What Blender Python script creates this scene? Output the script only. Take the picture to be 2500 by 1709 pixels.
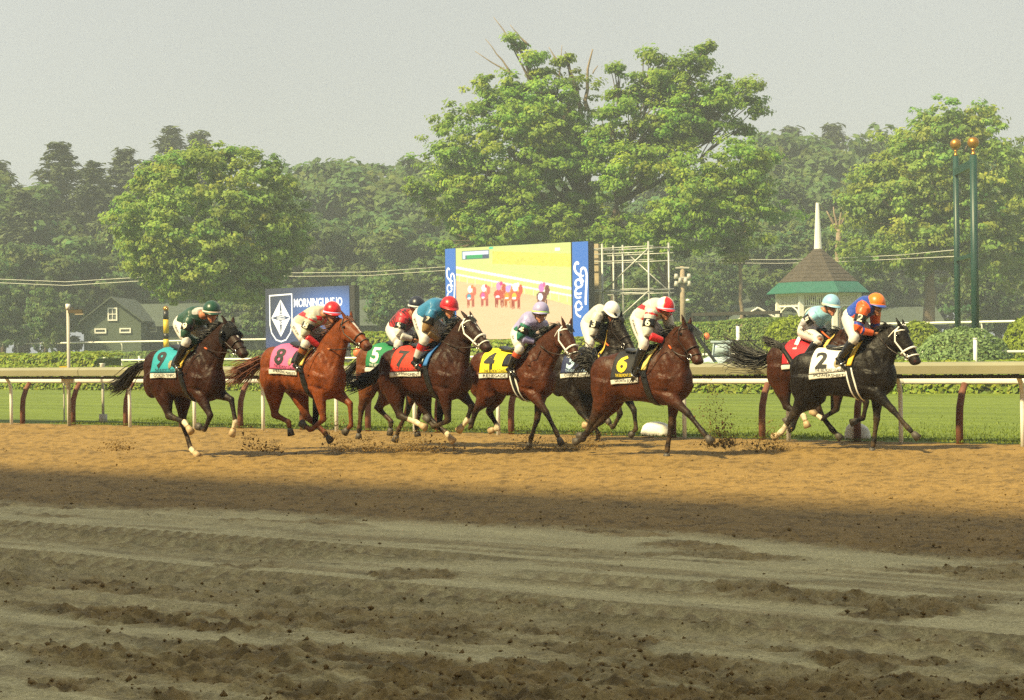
import bpy, bmesh, math, random
import numpy as np
from mathutils import Vector, Matrix
from mathutils.bvhtree import BVHTree

for o in list(bpy.data.objects): bpy.data.objects.remove(o)
scene = bpy.context.scene
COL = scene.collection
RNG = np.random.default_rng(7)
random.seed(7)

# ---------------------------------------------------------------- camera
FPX, CX, CY, EYE, ROLL = 4750.0, 1250.0, 854.5, 1.5, 0.0122
camd = bpy.data.cameras.new('camera'); cam = bpy.data.objects.new('camera', camd); COL.objects.link(cam)
camd.sensor_width = 36.0; camd.lens = FPX / 2500.0 * 36.0; camd.clip_start = 0.5; camd.clip_end = 3000
c_, s_ = math.cos(ROLL), math.sin(ROLL)
RIGHT = Vector((c_, 0, -s_)); UPV = Vector((s_, 0, c_))
cam.matrix_world = Matrix(((c_, s_, 0, 0), (0, 0, -1, 0), (-s_, c_, 0, EYE), (0, 0, 0, 1)))
scene.camera = cam

# ---------------------------------------------------------------- light
TH = math.radians(38.0)                       # the track runs 38 degrees across the view
U = Vector((math.cos(TH), -math.sin(TH), 0))  # running direction
N = Vector((math.sin(TH), math.cos(TH), 0))   # towards the infield
SUN_EL = math.radians(45.0)
SH = Vector((-0.80, -0.60, 0)).normalized()
TOSUN = Vector((SH.x * math.cos(SUN_EL), SH.y * math.cos(SUN_EL), math.sin(SUN_EL)))
sund = bpy.data.lights.new('sun', 'SUN'); sund.energy = 5.0; sund.angle = math.radians(3.4); sund.color = (1.0, 0.83, 0.44)
sun = bpy.data.objects.new('sun', sund); COL.objects.link(sun); sun.location = (-60, -60, 80)
sun.rotation_euler = (-TOSUN).to_track_quat('-Z', 'Y').to_euler()

w = bpy.data.worlds.new('World'); scene.world = w; w.use_nodes = True
nt = w.node_tree; nt.nodes.clear()
out = nt.nodes.new('ShaderNodeOutputWorld'); bg = nt.nodes.new('ShaderNodeBackground')
sky = nt.nodes.new('ShaderNodeTexSky'); sky.sky_type = 'NISHITA'; sky.sun_disc = False
sky.sun_elevation = SUN_EL; sky.sun_rotation = math.atan2(TOSUN.x, TOSUN.y); sky.dust_density = 4.0; sky.air_density = 1.0
hs = nt.nodes.new('ShaderNodeHueSaturation'); hs.inputs['Saturation'].default_value = 0.25; hs.inputs['Value'].default_value = 1.0
mixs = nt.nodes.new('ShaderNodeMixRGB'); mixs.inputs['Fac'].default_value = 0.86
mixs.inputs['Color2'].default_value = (3.02, 3.12, 2.93, 1)      # even grey cloud over the whole sky
tc = nt.nodes.new('ShaderNodeTexCoord'); nz = nt.nodes.new('ShaderNodeTexNoise')
nz.inputs['Scale'].default_value = 3.0; nz.inputs['Detail'].default_value = 4
mr = nt.nodes.new('ShaderNodeMapRange'); mr.inputs['To Min'].default_value = 0.86; mr.inputs['To Max'].default_value = 1.12
mul = nt.nodes.new('ShaderNodeMixRGB'); mul.blend_type = 'MULTIPLY'; mul.inputs['Fac'].default_value = 1
nt.links.new(sky.outputs['Color'], hs.inputs['Color']); nt.links.new(hs.outputs['Color'], mixs.inputs['Color1'])
nt.links.new(tc.outputs['Generated'], nz.inputs['Vector']); nt.links.new(nz.outputs['Fac'], mr.inputs['Value'])
nt.links.new(mixs.outputs['Color'], mul.inputs['Color1']); nt.links.new(mr.outputs['Result'], mul.inputs['Color2'])
nt.links.new(mul.outputs['Color'], bg.inputs['Color']); bg.inputs['Strength'].default_value = 0.102
nt.links.new(bg.outputs['Background'], out.inputs['Surface'])
scene.view_settings.view_transform = 'Standard'; scene.view_settings.look = 'None'
scene.view_settings.gamma = 1.0; scene.view_settings.exposure = 1.0
scene.render.engine = 'CYCLES'
scene.cycles.use_denoising = False
scene.cycles.max_bounces = 6; scene.cycles.transparent_max_bounces = 6; scene.cycles.volume_bounces = 0

# ---------------------------------------------------------------- helpers
def ray(px, py):
    return RIGHT * ((px - CX) / FPX) + UPV * ((CY - py) / FPX) + Vector((0, 1, 0))
def at(px, py, d):
    """world point seen at photograph pixel (px, py) at distance d"""
    return Vector((0, 0, EYE)) + ray(px, py) * d
def smooth01(e0, e1, x):
    t = np.clip((x - e0) / (e1 - e0), 0, 1); return t * t * (3 - 2 * t)
def ground_z(c):
    return float(1.5 * smooth01(58, 112, c))
def gz(p):
    return ground_z(p.x * N.x + p.y * N.y)
def onground(px, d):
    p = at(px, 850, d); return Vector((p.x, p.y, gz(p)))
def track(a, c, z=0.0):
    return Vector((U.x * a + N.x * c, U.y * a + N.y * c, z))
def a_at(px, c):
    """position along the track where pixel column px meets the line at c"""
    t = (px - CX) / FPX; d = c / (t * N.x + N.y); return t * d * U.x + d * U.y

def link(o, parent=None):
    COL.objects.link(o)
    if parent is not None: o.parent = parent
    return o
def tag(o, label=None, cat=None, group=None, kind=None):
    if label: o['label'] = label
    if cat: o['category'] = cat
    if group: o['group'] = group
    if kind: o['kind'] = kind
    return o
def thing(name, loc, rz=0.0, label=None, cat=None, group=None):
    o = bpy.data.objects.new(name, None); o.empty_display_size = 0.2; link(o)
    o.location = loc; o.rotation_euler = (0, 0, rz)
    return tag(o, label, cat, group)
def new_mesh(name, v, f, smooth=True):
    me = bpy.data.meshes.new(name); me.from_pydata([tuple(map(float, p)) for p in v], [], [tuple(map(int, q)) for q in f]); me.update()
    if smooth: me.polygons.foreach_set('use_smooth', [True] * len(me.polygons))
    return me
def obj(name, me, m=None, parent=None, loc=None):
    o = bpy.data.objects.new(name, me); link(o, parent)
    if m is not None:
        o.data.materials.clear(); o.data.materials.append(m)
    if loc is not None: o.location = loc
    return o
def quads_mesh(name, V, F, smooth=False):
    """fast mesh from arrays: V (n,3), F (m,4)"""
    me = bpy.data.meshes.new(name); V = np.asarray(V, np.float32); F = np.asarray(F, np.int32)
    me.vertices.add(len(V)); me.vertices.foreach_set('co', V.ravel())
    k = F.shape[1]; me.loops.add(F.size); me.loops.foreach_set('vertex_index', F.ravel())
    me.polygons.add(len(F)); me.polygons.foreach_set('loop_start', np.arange(0, F.size, k, dtype=np.int32))
    me.polygons.foreach_set('loop_total', np.full(len(F), k, np.int32))
    if smooth: me.polygons.foreach_set('use_smooth', np.ones(len(F), bool))
    me.update(); me.validate(); return me
def set_col(me, cols, name='Col'):
    at_ = me.color_attributes.new(name, 'FLOAT_COLOR', 'POINT')
    c = np.ones((len(me.vertices), 4), np.float32); c[:, :3] = cols
    at_.data.foreach_set('color', c.ravel())

class MB:
    """collects shapes into one mesh"""
    def __init__(s): s.v = []; s.f = []
    def add(s, v, f):
        k = len(s.v); s.v += [Vector(p) for p in v]; s.f += [tuple(i + k for i in q) for q in f]; return s
    def box(s, c, size, ax=None):
        c = Vector(c); X, Y, Z = ax if ax else (Vector((1, 0, 0)), Vector((0, 1, 0)), Vector((0, 0, 1)))
        hx, hy, hz = size[0] / 2, size[1] / 2, size[2] / 2
        v = [c + X * (hx * i) + Y * (hy * j) + Z * (hz * k) for i in (-1, 1) for j in (-1, 1) for k in (-1, 1)]
        return s.add(v, [(0, 1, 3, 2), (4, 6, 7, 5), (0, 4, 5, 1), (2, 3, 7, 6), (0, 2, 6, 4), (1, 5, 7, 3)])
    def tube(s, pts, rad, n=8, cap=True):
        pts = [Vector(p) for p in pts]
        if not isinstance(rad, (list, tuple)): rad = [rad] * len(pts)
        v = []; f = []; prev = None
        for i, p in enumerate(pts):
            t = (pts[min(i + 1, len(pts) - 1)] - pts[max(i - 1, 0)]).normalized()
            if prev is None: a = t.orthogonal().normalized()
            else:
                a = prev - t * prev.dot(t); a = a.normalized() if a.length > 1e-6 else t.orthogonal().normalized()
            prev = a; b = t.cross(a)
            for k in range(n):
                q = 2 * math.pi * k / n; v.append(p + (a * math.cos(q) + b * math.sin(q)) * rad[i])
        for i in range(len(pts) - 1):
            for k in range(n):
                f.append((i * n + k, i * n + (k + 1) % n, (i + 1) * n + (k + 1) % n, (i + 1) * n + k))
        if cap:
            f.append(tuple(range(n))[::-1]); f.append(tuple((len(pts) - 1) * n + k for k in range(n)))
        return s.add(v, f)
    def ellipsoid(s, c, r, ax=None, nu=14, nv=9):
        c = Vector(c); X, Y, Z = ax if ax else (Vector((1, 0, 0)), Vector((0, 1, 0)), Vector((0, 0, 1)))
        v = [c + Z * r[2]]; f = []
        for j in range(1, nv):
            p = math.pi * j / nv
            for k in range(nu):
                q = 2 * math.pi * k / nu
                v.append(c + X * (r[0] * math.sin(p) * math.cos(q)) + Y * (r[1] * math.sin(p) * math.sin(q)) + Z * (r[2] * math.cos(p)))
        v.append(c - Z * r[2]); L = len(v) - 1
        for k in range(nu):
            f.append((0, 1 + k, 1 + (k + 1) % nu)); f.append((L, 1 + (nv - 2) * nu + (k + 1) % nu, 1 + (nv - 2) * nu + k))
        for j in range(nv - 2):
            for k in range(nu):
                f.append((1 + j * nu + k, 1 + (j + 1) * nu + k, 1 + (j + 1) * nu + (k + 1) % nu, 1 + j * nu + (k + 1) % nu))
        return s.add(v, f)
    def loft(s, secs, n=18, pw=2.0):
        """secs: (centre, half-axis A, half-axis B); superelliptic rings, closed ends"""
        v = []; f = []
        for (c, A, B) in secs:
            for k in range(n):
                q = 2 * math.pi * k / n; ca, sb = math.cos(q), math.sin(q)
                e = 2.0 / pw
                v.append(Vector(c) + Vector(A) * (math.copysign(abs(ca) ** e, ca)) + Vector(B) * (math.copysign(abs(sb) ** e, sb)))
        m = len(secs)
        for i in range(m - 1):
            for k in range(n):
                f.append((i * n + k, i * n + (k + 1) % n, (i + 1) * n + (k + 1) % n, (i + 1) * n + k))
        f.append(tuple(range(n))[::-1]); f.append(tuple((m - 1) * n + k for k in range(n)))
        return s.add(v, f)
    def build(s, name, m=None, parent=None, smooth=False, loc=None):
        return obj(name, new_mesh(name, s.v, s.f, smooth), m, parent, loc)

def remesh(mb, voxel, smooth_it=4, fac=0.5):
    """union of the collected closed shapes as one continuous skin"""
    me = new_mesh('skin', mb.v, mb.f); o = bpy.data.objects.new('skin_tmp', me); COL.objects.link(o)
    r = o.modifiers.new('r', 'REMESH'); r.mode = 'VOXEL'; r.voxel_size = voxel; r.use_smooth_shade = True
    if smooth_it:
        q = o.modifiers.new('s', 'SMOOTH'); q.factor = fac; q.iterations = smooth_it
    dg = bpy.context.evaluated_depsgraph_get(); dg.update()
    res = bpy.data.meshes.new_from_object(o.evaluated_get(dg))
    bpy.data.objects.remove(o); bpy.data.meshes.remove(me)
    return res
def verts_of(me):
    a = np.empty(len(me.vertices) * 3, np.float32); me.vertices.foreach_get('co', a); return a.reshape(-1, 3)

# ---------------------------------------------------------------- noise in numpy
def vnoise(x, y, seed=0):
    xi = np.floor(x).astype(np.int64); yi = np.floor(y).astype(np.int64); xf = x - xi; yf = y - yi
    def h(i, j):
        n = (i * 374761393 + j * 668265263 + seed * 974711) & 0x7fffffff
        n = ((n ^ (n >> 13)) * 1274126177) & 0x7fffffff
        return ((n ^ (n >> 16)) & 0xffff) / 65535.0
    u = xf * xf * (3 - 2 * xf); v = yf * yf * (3 - 2 * yf)
    return (h(xi, yi) * (1 - u) + h(xi + 1, yi) * u) * (1 - v) + (h(xi, yi + 1) * (1 - u) + h(xi + 1, yi + 1) * u) * v
def fbm(x, y, o=4, seed=0):
    r = 0; a = 0.5; t = 0
    for i in range(o):
        r = r + a * vnoise(x, y, seed + i); t += a; a *= 0.5; x = x * 2.03 + 11.3; y = y * 2.03 + 5.7
    return r / t

# ---------------------------------------------------------------- materials
MATS = {}
def mat(name, col, rough=0.6, noise=0.0, nscale=20.0, bump=0.0, bscale=60.0, metal=0.0, spec=0.5, coat=0.0, attr=None, sheen=0.0, detail=4):
    if name in MATS: return MATS[name]
    m = bpy.data.materials.new(name); m.use_nodes = True; nt = m.node_tree; b = nt.nodes['Principled BSDF']
    b.inputs['Roughness'].default_value = rough; b.inputs['Metallic'].default_value = metal
    b.inputs['Specular IOR Level'].default_value = spec; b.inputs['Coat Weight'].default_value = coat
    if sheen: b.inputs['Sheen Weight'].default_value = sheen
    b.inputs['Base Color'].default_value = (*col, 1)
    tc = nt.nodes.new('ShaderNodeTexCoord'); src = None
    if attr:
        a = nt.nodes.new('ShaderNodeAttribute'); a.attribute_name = attr; src = a.outputs['Color']
        nt.links.new(src, b.inputs['Base Color'])
    if noise:
        nz = nt.nodes.new('ShaderNodeTexNoise'); nz.inputs['Scale'].default_value = nscale; nz.inputs['Detail'].default_value = detail
        nt.links.new(tc.outputs['Object'], nz.inputs['Vector'])
        r = nt.nodes.new('ShaderNodeMapRange'); r.inputs['From Min'].default_value = 0.25; r.inputs['From Max'].default_value = 0.75
        r.inputs['To Min'].default_value = 1 - noise; r.inputs['To Max'].default_value = 1 + noise
        nt.links.new(nz.outputs['Fac'], r.inputs['Value'])
        x = nt.nodes.new('ShaderNodeVectorMath'); x.operation = 'SCALE'; x.inputs[0].default_value = col
        if src: nt.links.new(src, x.inputs[0])
        nt.links.new(r.outputs['Result'], x.inputs['Scale']); nt.links.new(x.outputs['Vector'], b.inputs['Base Color'])
    if bump:
        nb = nt.nodes.new('ShaderNodeTexNoise'); nb.inputs['Scale'].default_value = bscale; nb.inputs['Detail'].default_value = 4
        nt.links.new(tc.outputs['Object'], nb.inputs['Vector'])
        bp = nt.nodes.new('ShaderNodeBump'); bp.inputs['Strength'].default_value = bump; bp.inputs['Distance'].default_value = 0.02
        nt.links.new(nb.outputs['Fac'], bp.inputs['Height']); nt.links.new(bp.outputs['Normal'], b.inputs['Normal'])
    MATS[name] = m; return m
def leaf_mat(name, col, var=0.35, trans=0.35):
    if name in MATS: return MATS[name]
    m = bpy.data.materials.new(name); m.use_nodes = True; nt = m.node_tree; b = nt.nodes['Principled BSDF']
    b.inputs['Roughness'].default_value = 0.55; b.inputs['Specular IOR Level'].default_value = 0.25
    a = nt.nodes.new('ShaderNodeAttribute'); a.attribute_name = 'Col'
    x = nt.nodes.new('ShaderNodeMixRGB'); x.blend_type = 'MULTIPLY'; x.inputs['Fac'].default_value = 1; x.inputs['Color1'].default_value = (*col, 1)
    nt.links.new(a.outputs['Color'], x.inputs['Color2'])
    nt.links.new(x.outputs['Color'], b.inputs['Base Color'])
    t = nt.nodes.new('ShaderNodeBsdfTranslucent'); nt.links.new(x.outputs['Color'], t.inputs['Color'])
    mx = nt.nodes.new('ShaderNodeMixShader'); mx.inputs['Fac'].default_value = trans
    o = nt.nodes['Material Output']
    nt.links.new(b.outputs['BSDF'], mx.inputs[1]); nt.links.new(t.outputs['BSDF'], mx.inputs[2]); nt.links.new(mx.outputs['Shader'], o.inputs['Surface'])
    MATS[name] = m; return m
def emit_mat(name, strength, attr='Col', rough=0.35):
    m = bpy.data.materials.new(name); m.use_nodes = True; nt = m.node_tree; b = nt.nodes['Principled BSDF']
    b.inputs['Base Color'].default_value = (0.02, 0.02, 0.02, 1); b.inputs['Roughness'].default_value = rough
    a = nt.nodes.new('ShaderNodeAttribute'); a.attribute_name = attr
    nt.links.new(a.outputs['Color'], b.inputs['Emission Color']); b.inputs['Emission Strength'].default_value = strength; m.cycles.emission_sampling = 'NONE'
    MATS[name] = m; return m
WHITE = mat('white_paint', (0.76, 0.75, 0.71), 0.45, 0.06, 6, 0)
BLACK = mat('black_leather', (0.012, 0.012, 0.013), 0.3, 0.2, 30)
STEEL = mat('steel', (0.55, 0.55, 0.55), 0.3, metal=1.0)

def text_mesh(body, size=1.0, spacing=1.0, shear=0.0, bold=0.0):
    cu = bpy.data.curves.new('txt', 'FONT'); cu.body = body; cu.align_x = 'CENTER'; cu.align_y = 'CENTER'
    cu.size = size; cu.space_character = spacing; cu.shear = shear; cu.offset = bold; cu.resolution_u = 3
    o = bpy.data.objects.new('txt', cu); COL.objects.link(o)
    dg = bpy.context.evaluated_depsgraph_get(); dg.update()
    me = bpy.data.meshes.new_from_object(o.evaluated_get(dg)); bpy.data.objects.remove(o); bpy.data.curves.remove(cu)
    return me
def text_on(name, body, origin, ux, vy, m, parent=None, size=1.0, wscale=1.0, lift=0.004, bvh=None, bold=0.0, spacing=1.0, loc=None, width=None):
    """flat print: letters laid on a plane, or pressed onto a surface along its normal"""
    me = text_mesh(body, size, spacing, bold=bold)
    bm = bmesh.new(); bm.from_mesh(me); bpy.data.meshes.remove(me)
    bmesh.ops.triangulate(bm, faces=bm.faces[:])
    if bvh is not None:
        bmesh.ops.subdivide_edges(bm, edges=[e for e in bm.edges if e.calc_length() > size * 0.2], cuts=1, use_grid_fill=False)
        bmesh.ops.triangulate(bm, faces=bm.faces[:])
    ux = Vector(ux).normalized(); vy = Vector(vy).normalized(); nn = ux.cross(vy)
    xs = [v.co.x for v in bm.verts]
    if width and xs: wscale = width / max(1e-6, max(xs) - min(xs))
    for v in bm.verts:
        p = Vector(origin) + ux * (v.co.x * wscale) + vy * v.co.y
        if bvh is not None:
            h = bvh.ray_cast(p + nn * 0.5, -nn, 1.2)
            if h[0] is not None: p = h[0] + nn * lift
        else: p = p + nn * lift
        v.co = p
    me = bpy.data.meshes.new(name); bm.to_mesh(me); bm.free()
    return obj(name, me, m, parent, loc)
# ================================================================ THE SETTING
RAIL_C = 26.9
# ---- ground: one sheet to the horizon
cs = np.concatenate([np.linspace(-70, 50, 7), np.linspace(58, 112, 19), [150, 250, 400, 700, 1200]])
as_ = np.concatenate([np.linspace(-1200, -200, 6), np.linspace(-150, 150, 13), np.linspace(200, 1200, 6)])
V = np.array([[U.x * a + N.x * c, U.y * a + N.y * c, ground_z(c) - 0.06] for c in cs for a in as_])
na = len(as_)
F = np.array([[i * na + j, i * na + j + 1, (i + 1) * na + j + 1, (i + 1) * na + j] for i in range(len(cs) - 1) for j in range(na - 1)])
GRASS = mat('grass_ground', (0.075, 0.105, 0.028), 0.8, 0.35, 0.35, 0.3, 8, spec=0.2, detail=8)
tag(obj('ground', quads_mesh('ground', V, F, True), GRASS), kind='structure')

# ---- dirt track, finely modelled where it is near
def rough_mask(a, c):
    edge = 12.6 + (fbm(a * 0.35, c * 0.6, 3, 3) - 0.5) * 1.6
    loose = smooth01(-0.35, 0.35, c - edge)
    patch = smooth01(0.57, 0.66, fbm(a * 0.75 + 3, c * 1.7, 3, 21)) * smooth01(10.9, 12.0, c)
    near = smooth01(9.8, 7.6, c)
    streak = fbm(a * 0.42, c * 1.9, 4, 5) + 0.16 * (fbm(a * 2.6, c * 5, 3, 9) - 0.5)
    churn = smooth01(0.64, 0.42, streak) * near * 0.95
    dots = smooth01(0.64, 0.72, fbm(a * 1.4, c * 2.6, 3, 31)) * smooth01(11.4, 10.4, c) * 0.85
    fine = 0.55 + 0.9 * fbm(a * 5, c * 9, 3, 33)
    return np.clip(np.maximum.reduce([loose, patch * 0.8 * fine, churn * fine, dots * fine]), 0, 1)
def tyre(a, c, c0, w=0.24, wob=0.0):
    x = (c - c0 - 0.05 * np.sin(a * 0.35)) / w
    inside = smooth01(1.0, 0.8, np.abs(x))
    tread = 0.5 + 0.5 * np.sin((a + np.abs(x) * 0.16) * 2 * math.pi / 0.19)
    ridge = np.exp(-((np.abs(x) - 1.12) / 0.16) ** 2)
    return inside, tread, ridge
def dirt_height(a, c):
    m = rough_mask(a, c)
    h = m * (1 - .62 * smooth01(11.5, 14.5, c)) * (0.055 * (fbm(a * 3.2, c * 4.2, 3, 40) - 0.45) + 0.07 * (np.abs(fbm(a * 8, c * 10, 3, 50) - 0.5) * 2 - .25) + 0.055 * (fbm(a * 20, c * 24, 2, 55) - .5))
    fade = smooth01(27.4, 25.5, c)
    h += 0.010 * (fbm(a * 1.2, c * 2.5, 3, 60) - 0.5) + 0.022 * (fbm(a * .5, c * 13, 3, 66) - 0.5) * (1 - m) + 0.008 * (fbm(a * 14, c * 20, 2, 67) - .5)
    t = np.zeros_like(h)
    for c0, k in ((11.9, .35), (10.75, 1.0), (10.2, 0.8), (9.1, 0.9), (8.55, .5), (7.7, 0.6), (6.6, 0.5)):
        i, tr, rd = tyre(a, c, c0); q = k * smooth01(0.3, 0.42, fbm(a * 0.3, c * 0 + c0, 2, 70))
        h += q * (-0.030 * i + 0.034 * i * tr + 0.024 * rd); t = np.maximum(t, q * np.maximum(i * (0.25 + 0.75 * tr), rd * .8))
    return h * np.where(c > 25.5, fade, 1), m, t
rows = 430; cols = 520
inv = np.linspace(1 / 6.2, 1 / 52.0, rows); d = 1 / inv; u = np.linspace(-0.37, 0.37, cols)
Xg = d[:, None] * u[None, :]; Yg = np.repeat(d[:, None], cols, 1)
jit = RNG.normal(0, 1, Xg.shape) * (d[:, None] * 0.0004); Xg = Xg + jit
Ag = Xg * U.x + Yg * U.y; Cg = Xg * N.x + Yg * N.y
Hg, Mg, Tg = dirt_height(Ag, Cg)
V = np.stack([Xg, Yg, Hg], -1).reshape(-1, 3)
idx = np.arange(rows * cols).reshape(rows, cols)
F = np.stack([idx[:-1, :-1], idx[:-1, 1:], idx[1:, 1:], idx[1:, :-1]], -1).reshape(-1, 4)
F = F[(Cg.reshape(-1)[F].min(1) < 27.3)]
used = np.unique(F); remap = -np.ones(len(V), int); remap[used] = np.arange(len(used))
me = quads_mesh('dirt_track', V[used], remap[F], True)
brown = np.array([0.235, 0.160, 0.057]); grey = np.array([0.53, 0.455, 0.235])
far_dry_lit = smooth01(10.5, 14.5, Cg)[..., None]  # far loose dirt is drier, its tone also tinted warmer to carry sunlight
loose_col = brown * (1 - far_dry_lit) + np.array([0.250, 0.158, 0.050]) * far_dry_lit
stk = smooth01(.52, .66, fbm(Ag * .55, Cg * 7.0, 4, 77)) * .55 * smooth01(12.6, 11.6, Cg)
k = np.clip(np.maximum.reduce([Mg, Tg * 0.95, stk]), 0, 1)[..., None]
colr = grey * (1 - k) + loose_col * k
crumb = smooth01(.50, .70, fbm(Ag * 7, Cg * 14, 4, 81)) * (0.25 + 0.75 * k[..., 0])
colr = colr * (0.80 + 0.40 * fbm(Ag * 4, Cg * 9, 4, 80))[..., None] * (1 - 0.42 * crumb)[..., None] * (0.9 + 0.2 * fbm(Ag * 0.2, Cg * 1.2, 3, 90))[..., None]
set_col(me, colr.reshape(-1, 3)[used])
DIRT = mat('track_dirt', (0.2, 0.14, 0.07), 0.75, 0.35, 40, 0.9, 38, spec=0.2, attr='Col', detail=7)
tag(obj('dirt_track', me, DIRT), kind='structure')
# the rest of the track under and around it, coarse
V = [track(a, c, -0.055) for c in (-2.0, 27.2) for a in (-140, 120)]
DIRT2 = mat('track_dirt_plain', (0.22, 0.145, 0.065), 0.8, 0.25, 3, 0.4, 20, spec=0.2, detail=8)
tag(obj('dirt_base', new_mesh('dirt_base', V, [(0, 1, 3, 2)], False), DIRT2), kind='structure')
# loose clods of earth
def chunks(name, P, size, m, kind='stuff', flat=0.75):
    base = np.array([[1, 0, 0], [0, 1, 0], [-1, 0, 0], [0, -1, 0], [0, 0, 1], [0, 0, -1]], float)
    tri = np.array([[0, 1, 4], [1, 2, 4], [2, 3, 4], [3, 0, 4], [1, 0, 5], [2, 1, 5], [3, 2, 5], [0, 3, 5]])
    n = len(P); s = np.asarray(size).reshape(-1, 1, 1)
    v = base[None] * RNG.uniform(0.55, 1.3, (n, 6, 1)) * s + RNG.normal(0, 0.18, (n, 6, 3)) * s
    ang = RNG.uniform(0, 6.28, n); c, q = np.cos(ang)[:, None], np.sin(ang)[:, None]
    v = np.stack([v[..., 0] * c - v[..., 1] * q, v[..., 0] * q + v[..., 1] * c, v[..., 2] * flat], -1) + np.asarray(P)[:, None]
    f = (tri[None] + 6 * np.arange(n)[:, None, None]).reshape(-1, 3)
    return tag(obj(name, quads_mesh(name, v.reshape(-1, 3), f), m), kind=kind)
n = 30000; dd = 1 / RNG.uniform(1 / 34.0, 1 / 7.0, n); uu = RNG.uniform(-0.34, 0.34, n)
xx, yy = dd * uu, dd; aa, cc = xx * U.x + yy * U.y, xx * N.x + yy * N.y
hh, mm, _ = dirt_height(aa, cc); keep = (RNG.uniform(0, 1, n) < mm * 0.40 + 0.006) & (cc < 26.6)
sz = np.minimum(RNG.lognormal(-5.0, 0.5, n), 0.022)
CLOD = mat('clod_earth', (0.19, 0.122, 0.045), 0.9, 0.3, 25, spec=0.15)
chunks('dirt_clods', np.stack([xx, yy, hh + sz * 0.3], -1)[keep], sz[keep], CLOD)['label'] = 'loose brown clods of earth strewn over the churned track'

# ---- turf course beyond the rail
def strip(name, c0, c1, z0, m, nc=6, a0=-150, a1=110, kind='structure', amp=0.0):
    ca = np.linspace(c0, c1, nc); aa = np.linspace(a0, a1, 130)
    V = np.array([[U.x * a + N.x * c, U.y * a + N.y * c, ground_z(c) + z0] for c in ca for a in aa])
    if amp:
        V[:, 2] += amp * RNG.normal(0, 1, len(V)); V[:130, 2] = -.05; V[:130, :2] -= 0.0
    F = np.array([[i * 130 + j, i * 130 + j + 1, (i + 1) * 130 + j + 1, (i + 1) * 130 + j] for i in range(nc - 1) for j in range(129)])
    return tag(obj(name, quads_mesh(name, V, F, True), m), kind=kind)
def turf_material():
    m = bpy.data.materials.new('turf'); m.use_nodes = True; nt = m.node_tree; b = nt.nodes['Principled BSDF']
    b.inputs['Roughness'].default_value = 0.7; b.inputs['Specular IOR Level'].default_value = 0.25
    tc = nt.nodes.new('ShaderNodeTexCoord'); mp = nt.nodes.new('ShaderNodeMapping')
    mp.inputs['Rotation'].default_value = (0, 0, TH); nt.links.new(tc.outputs['Object'], mp.inputs['Vector'])
    def noise(scale, det, sc=None):
        n = nt.nodes.new('ShaderNodeTexNoise'); n.inputs['Scale'].default_value = scale; n.inputs['Detail'].default_value = det
        if sc:
            q = nt.nodes.new('ShaderNodeMapping'); q.inputs['Scale'].default_value = sc
            nt.links.new(mp.outputs['Vector'], q.inputs['Vector']); nt.links.new(q.outputs['Vector'], n.inputs['Vector'])
        else: nt.links.new(mp.outputs['Vector'], n.inputs['Vector'])
        return n
    n1 = noise(1.0, 5, (0.12, 1.2, 1)); n2 = noise(14.0, 8, (0.5, 1.0, 1))
    ad = nt.nodes.new('ShaderNodeMath'); ad.operation = 'ADD'; nt.links.new(n1.outputs['Fac'], ad.inputs[0]); nt.links.new(n2.outputs['Fac'], ad.inputs[1])
    r = nt.nodes.new('ShaderNodeValToRGB'); e = r.color_ramp.elements
    e[0].position = 0.36; e[0].color = (0.085, 0.125, 0.014, 1); e[1].position = 0.66; e[1].color = (0.175, 0.235, 0.030, 1)
    q = nt.nodes.new('ShaderNodeMath'); q.operation = 'MULTIPLY'; q.inputs[1].default_value = 0.5
    nt.links.new(ad.outputs[0], q.inputs[0]); nt.links.new(q.outputs[0], r.inputs['Fac']); nt.links.new(r.outputs['Color'], b.inputs['Base Color'])
    bp = nt.nodes.new('ShaderNodeBump'); bp.inputs['Strength'].default_value = 0.7; bp.inputs['Distance'].default_value = 0.04
    nb = noise(40, 6); nt.links.new(nb.outputs['Fac'], bp.inputs['Height']); nt.links.new(bp.outputs['Normal'], b.inputs['Normal'])
    return m
TURF = turf_material()
strip('turf_course', 27.05, 53.5, 0.03, TURF, 30, amp=0.012)
strip('inner_lawn', 53.8, 112.0, -0.02, TURF, 40)
# ragged grass edge and blades standing at the foot of the rail
def blades(name, A, C, hgt, m, wid=0.012):
    n = len(A); x = U.x * A + N.x * C; y = U.y * A + N.y * C; z = np.full(n, 0.03)
    ang = RNG.uniform(0, math.pi, n); lean = RNG.normal(0, 0.35, (n, 2)) * hgt[:, None]
    dx, dy = np.cos(ang) * wid, np.sin(ang) * wid
    v = np.stack([np.stack([x - dx, y - dy, z], -1), np.stack([x + dx, y + dy, z], -1), np.stack([x + lean[:, 0], y + lean[:, 1], z + hgt], -1)], 1)
    me = quads_mesh(name, v.reshape(-1, 3), np.arange(3 * n).reshape(-1, 3))
    set_col(me, np.repeat(np.stack([RNG.uniform(.7, 1.3, n)] * 3, -1), 3, 0))
    return tag(obj(name, me, m), kind='stuff')
n = 26000
A_ = RNG.uniform(-34, -8, n); C_ = 27.08 + RNG.exponential(2.6, n)
ok = C_ < 40
blades('grass_blades', A_[ok], C_[ok], RNG.uniform(0.02, 0.05, n)[ok], leaf_mat('grass_blade', (0.155, 0.205, 0.028), trans=0.3), 0.010)['label'] = 'short green turf grass growing behind the rail posts'

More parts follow.
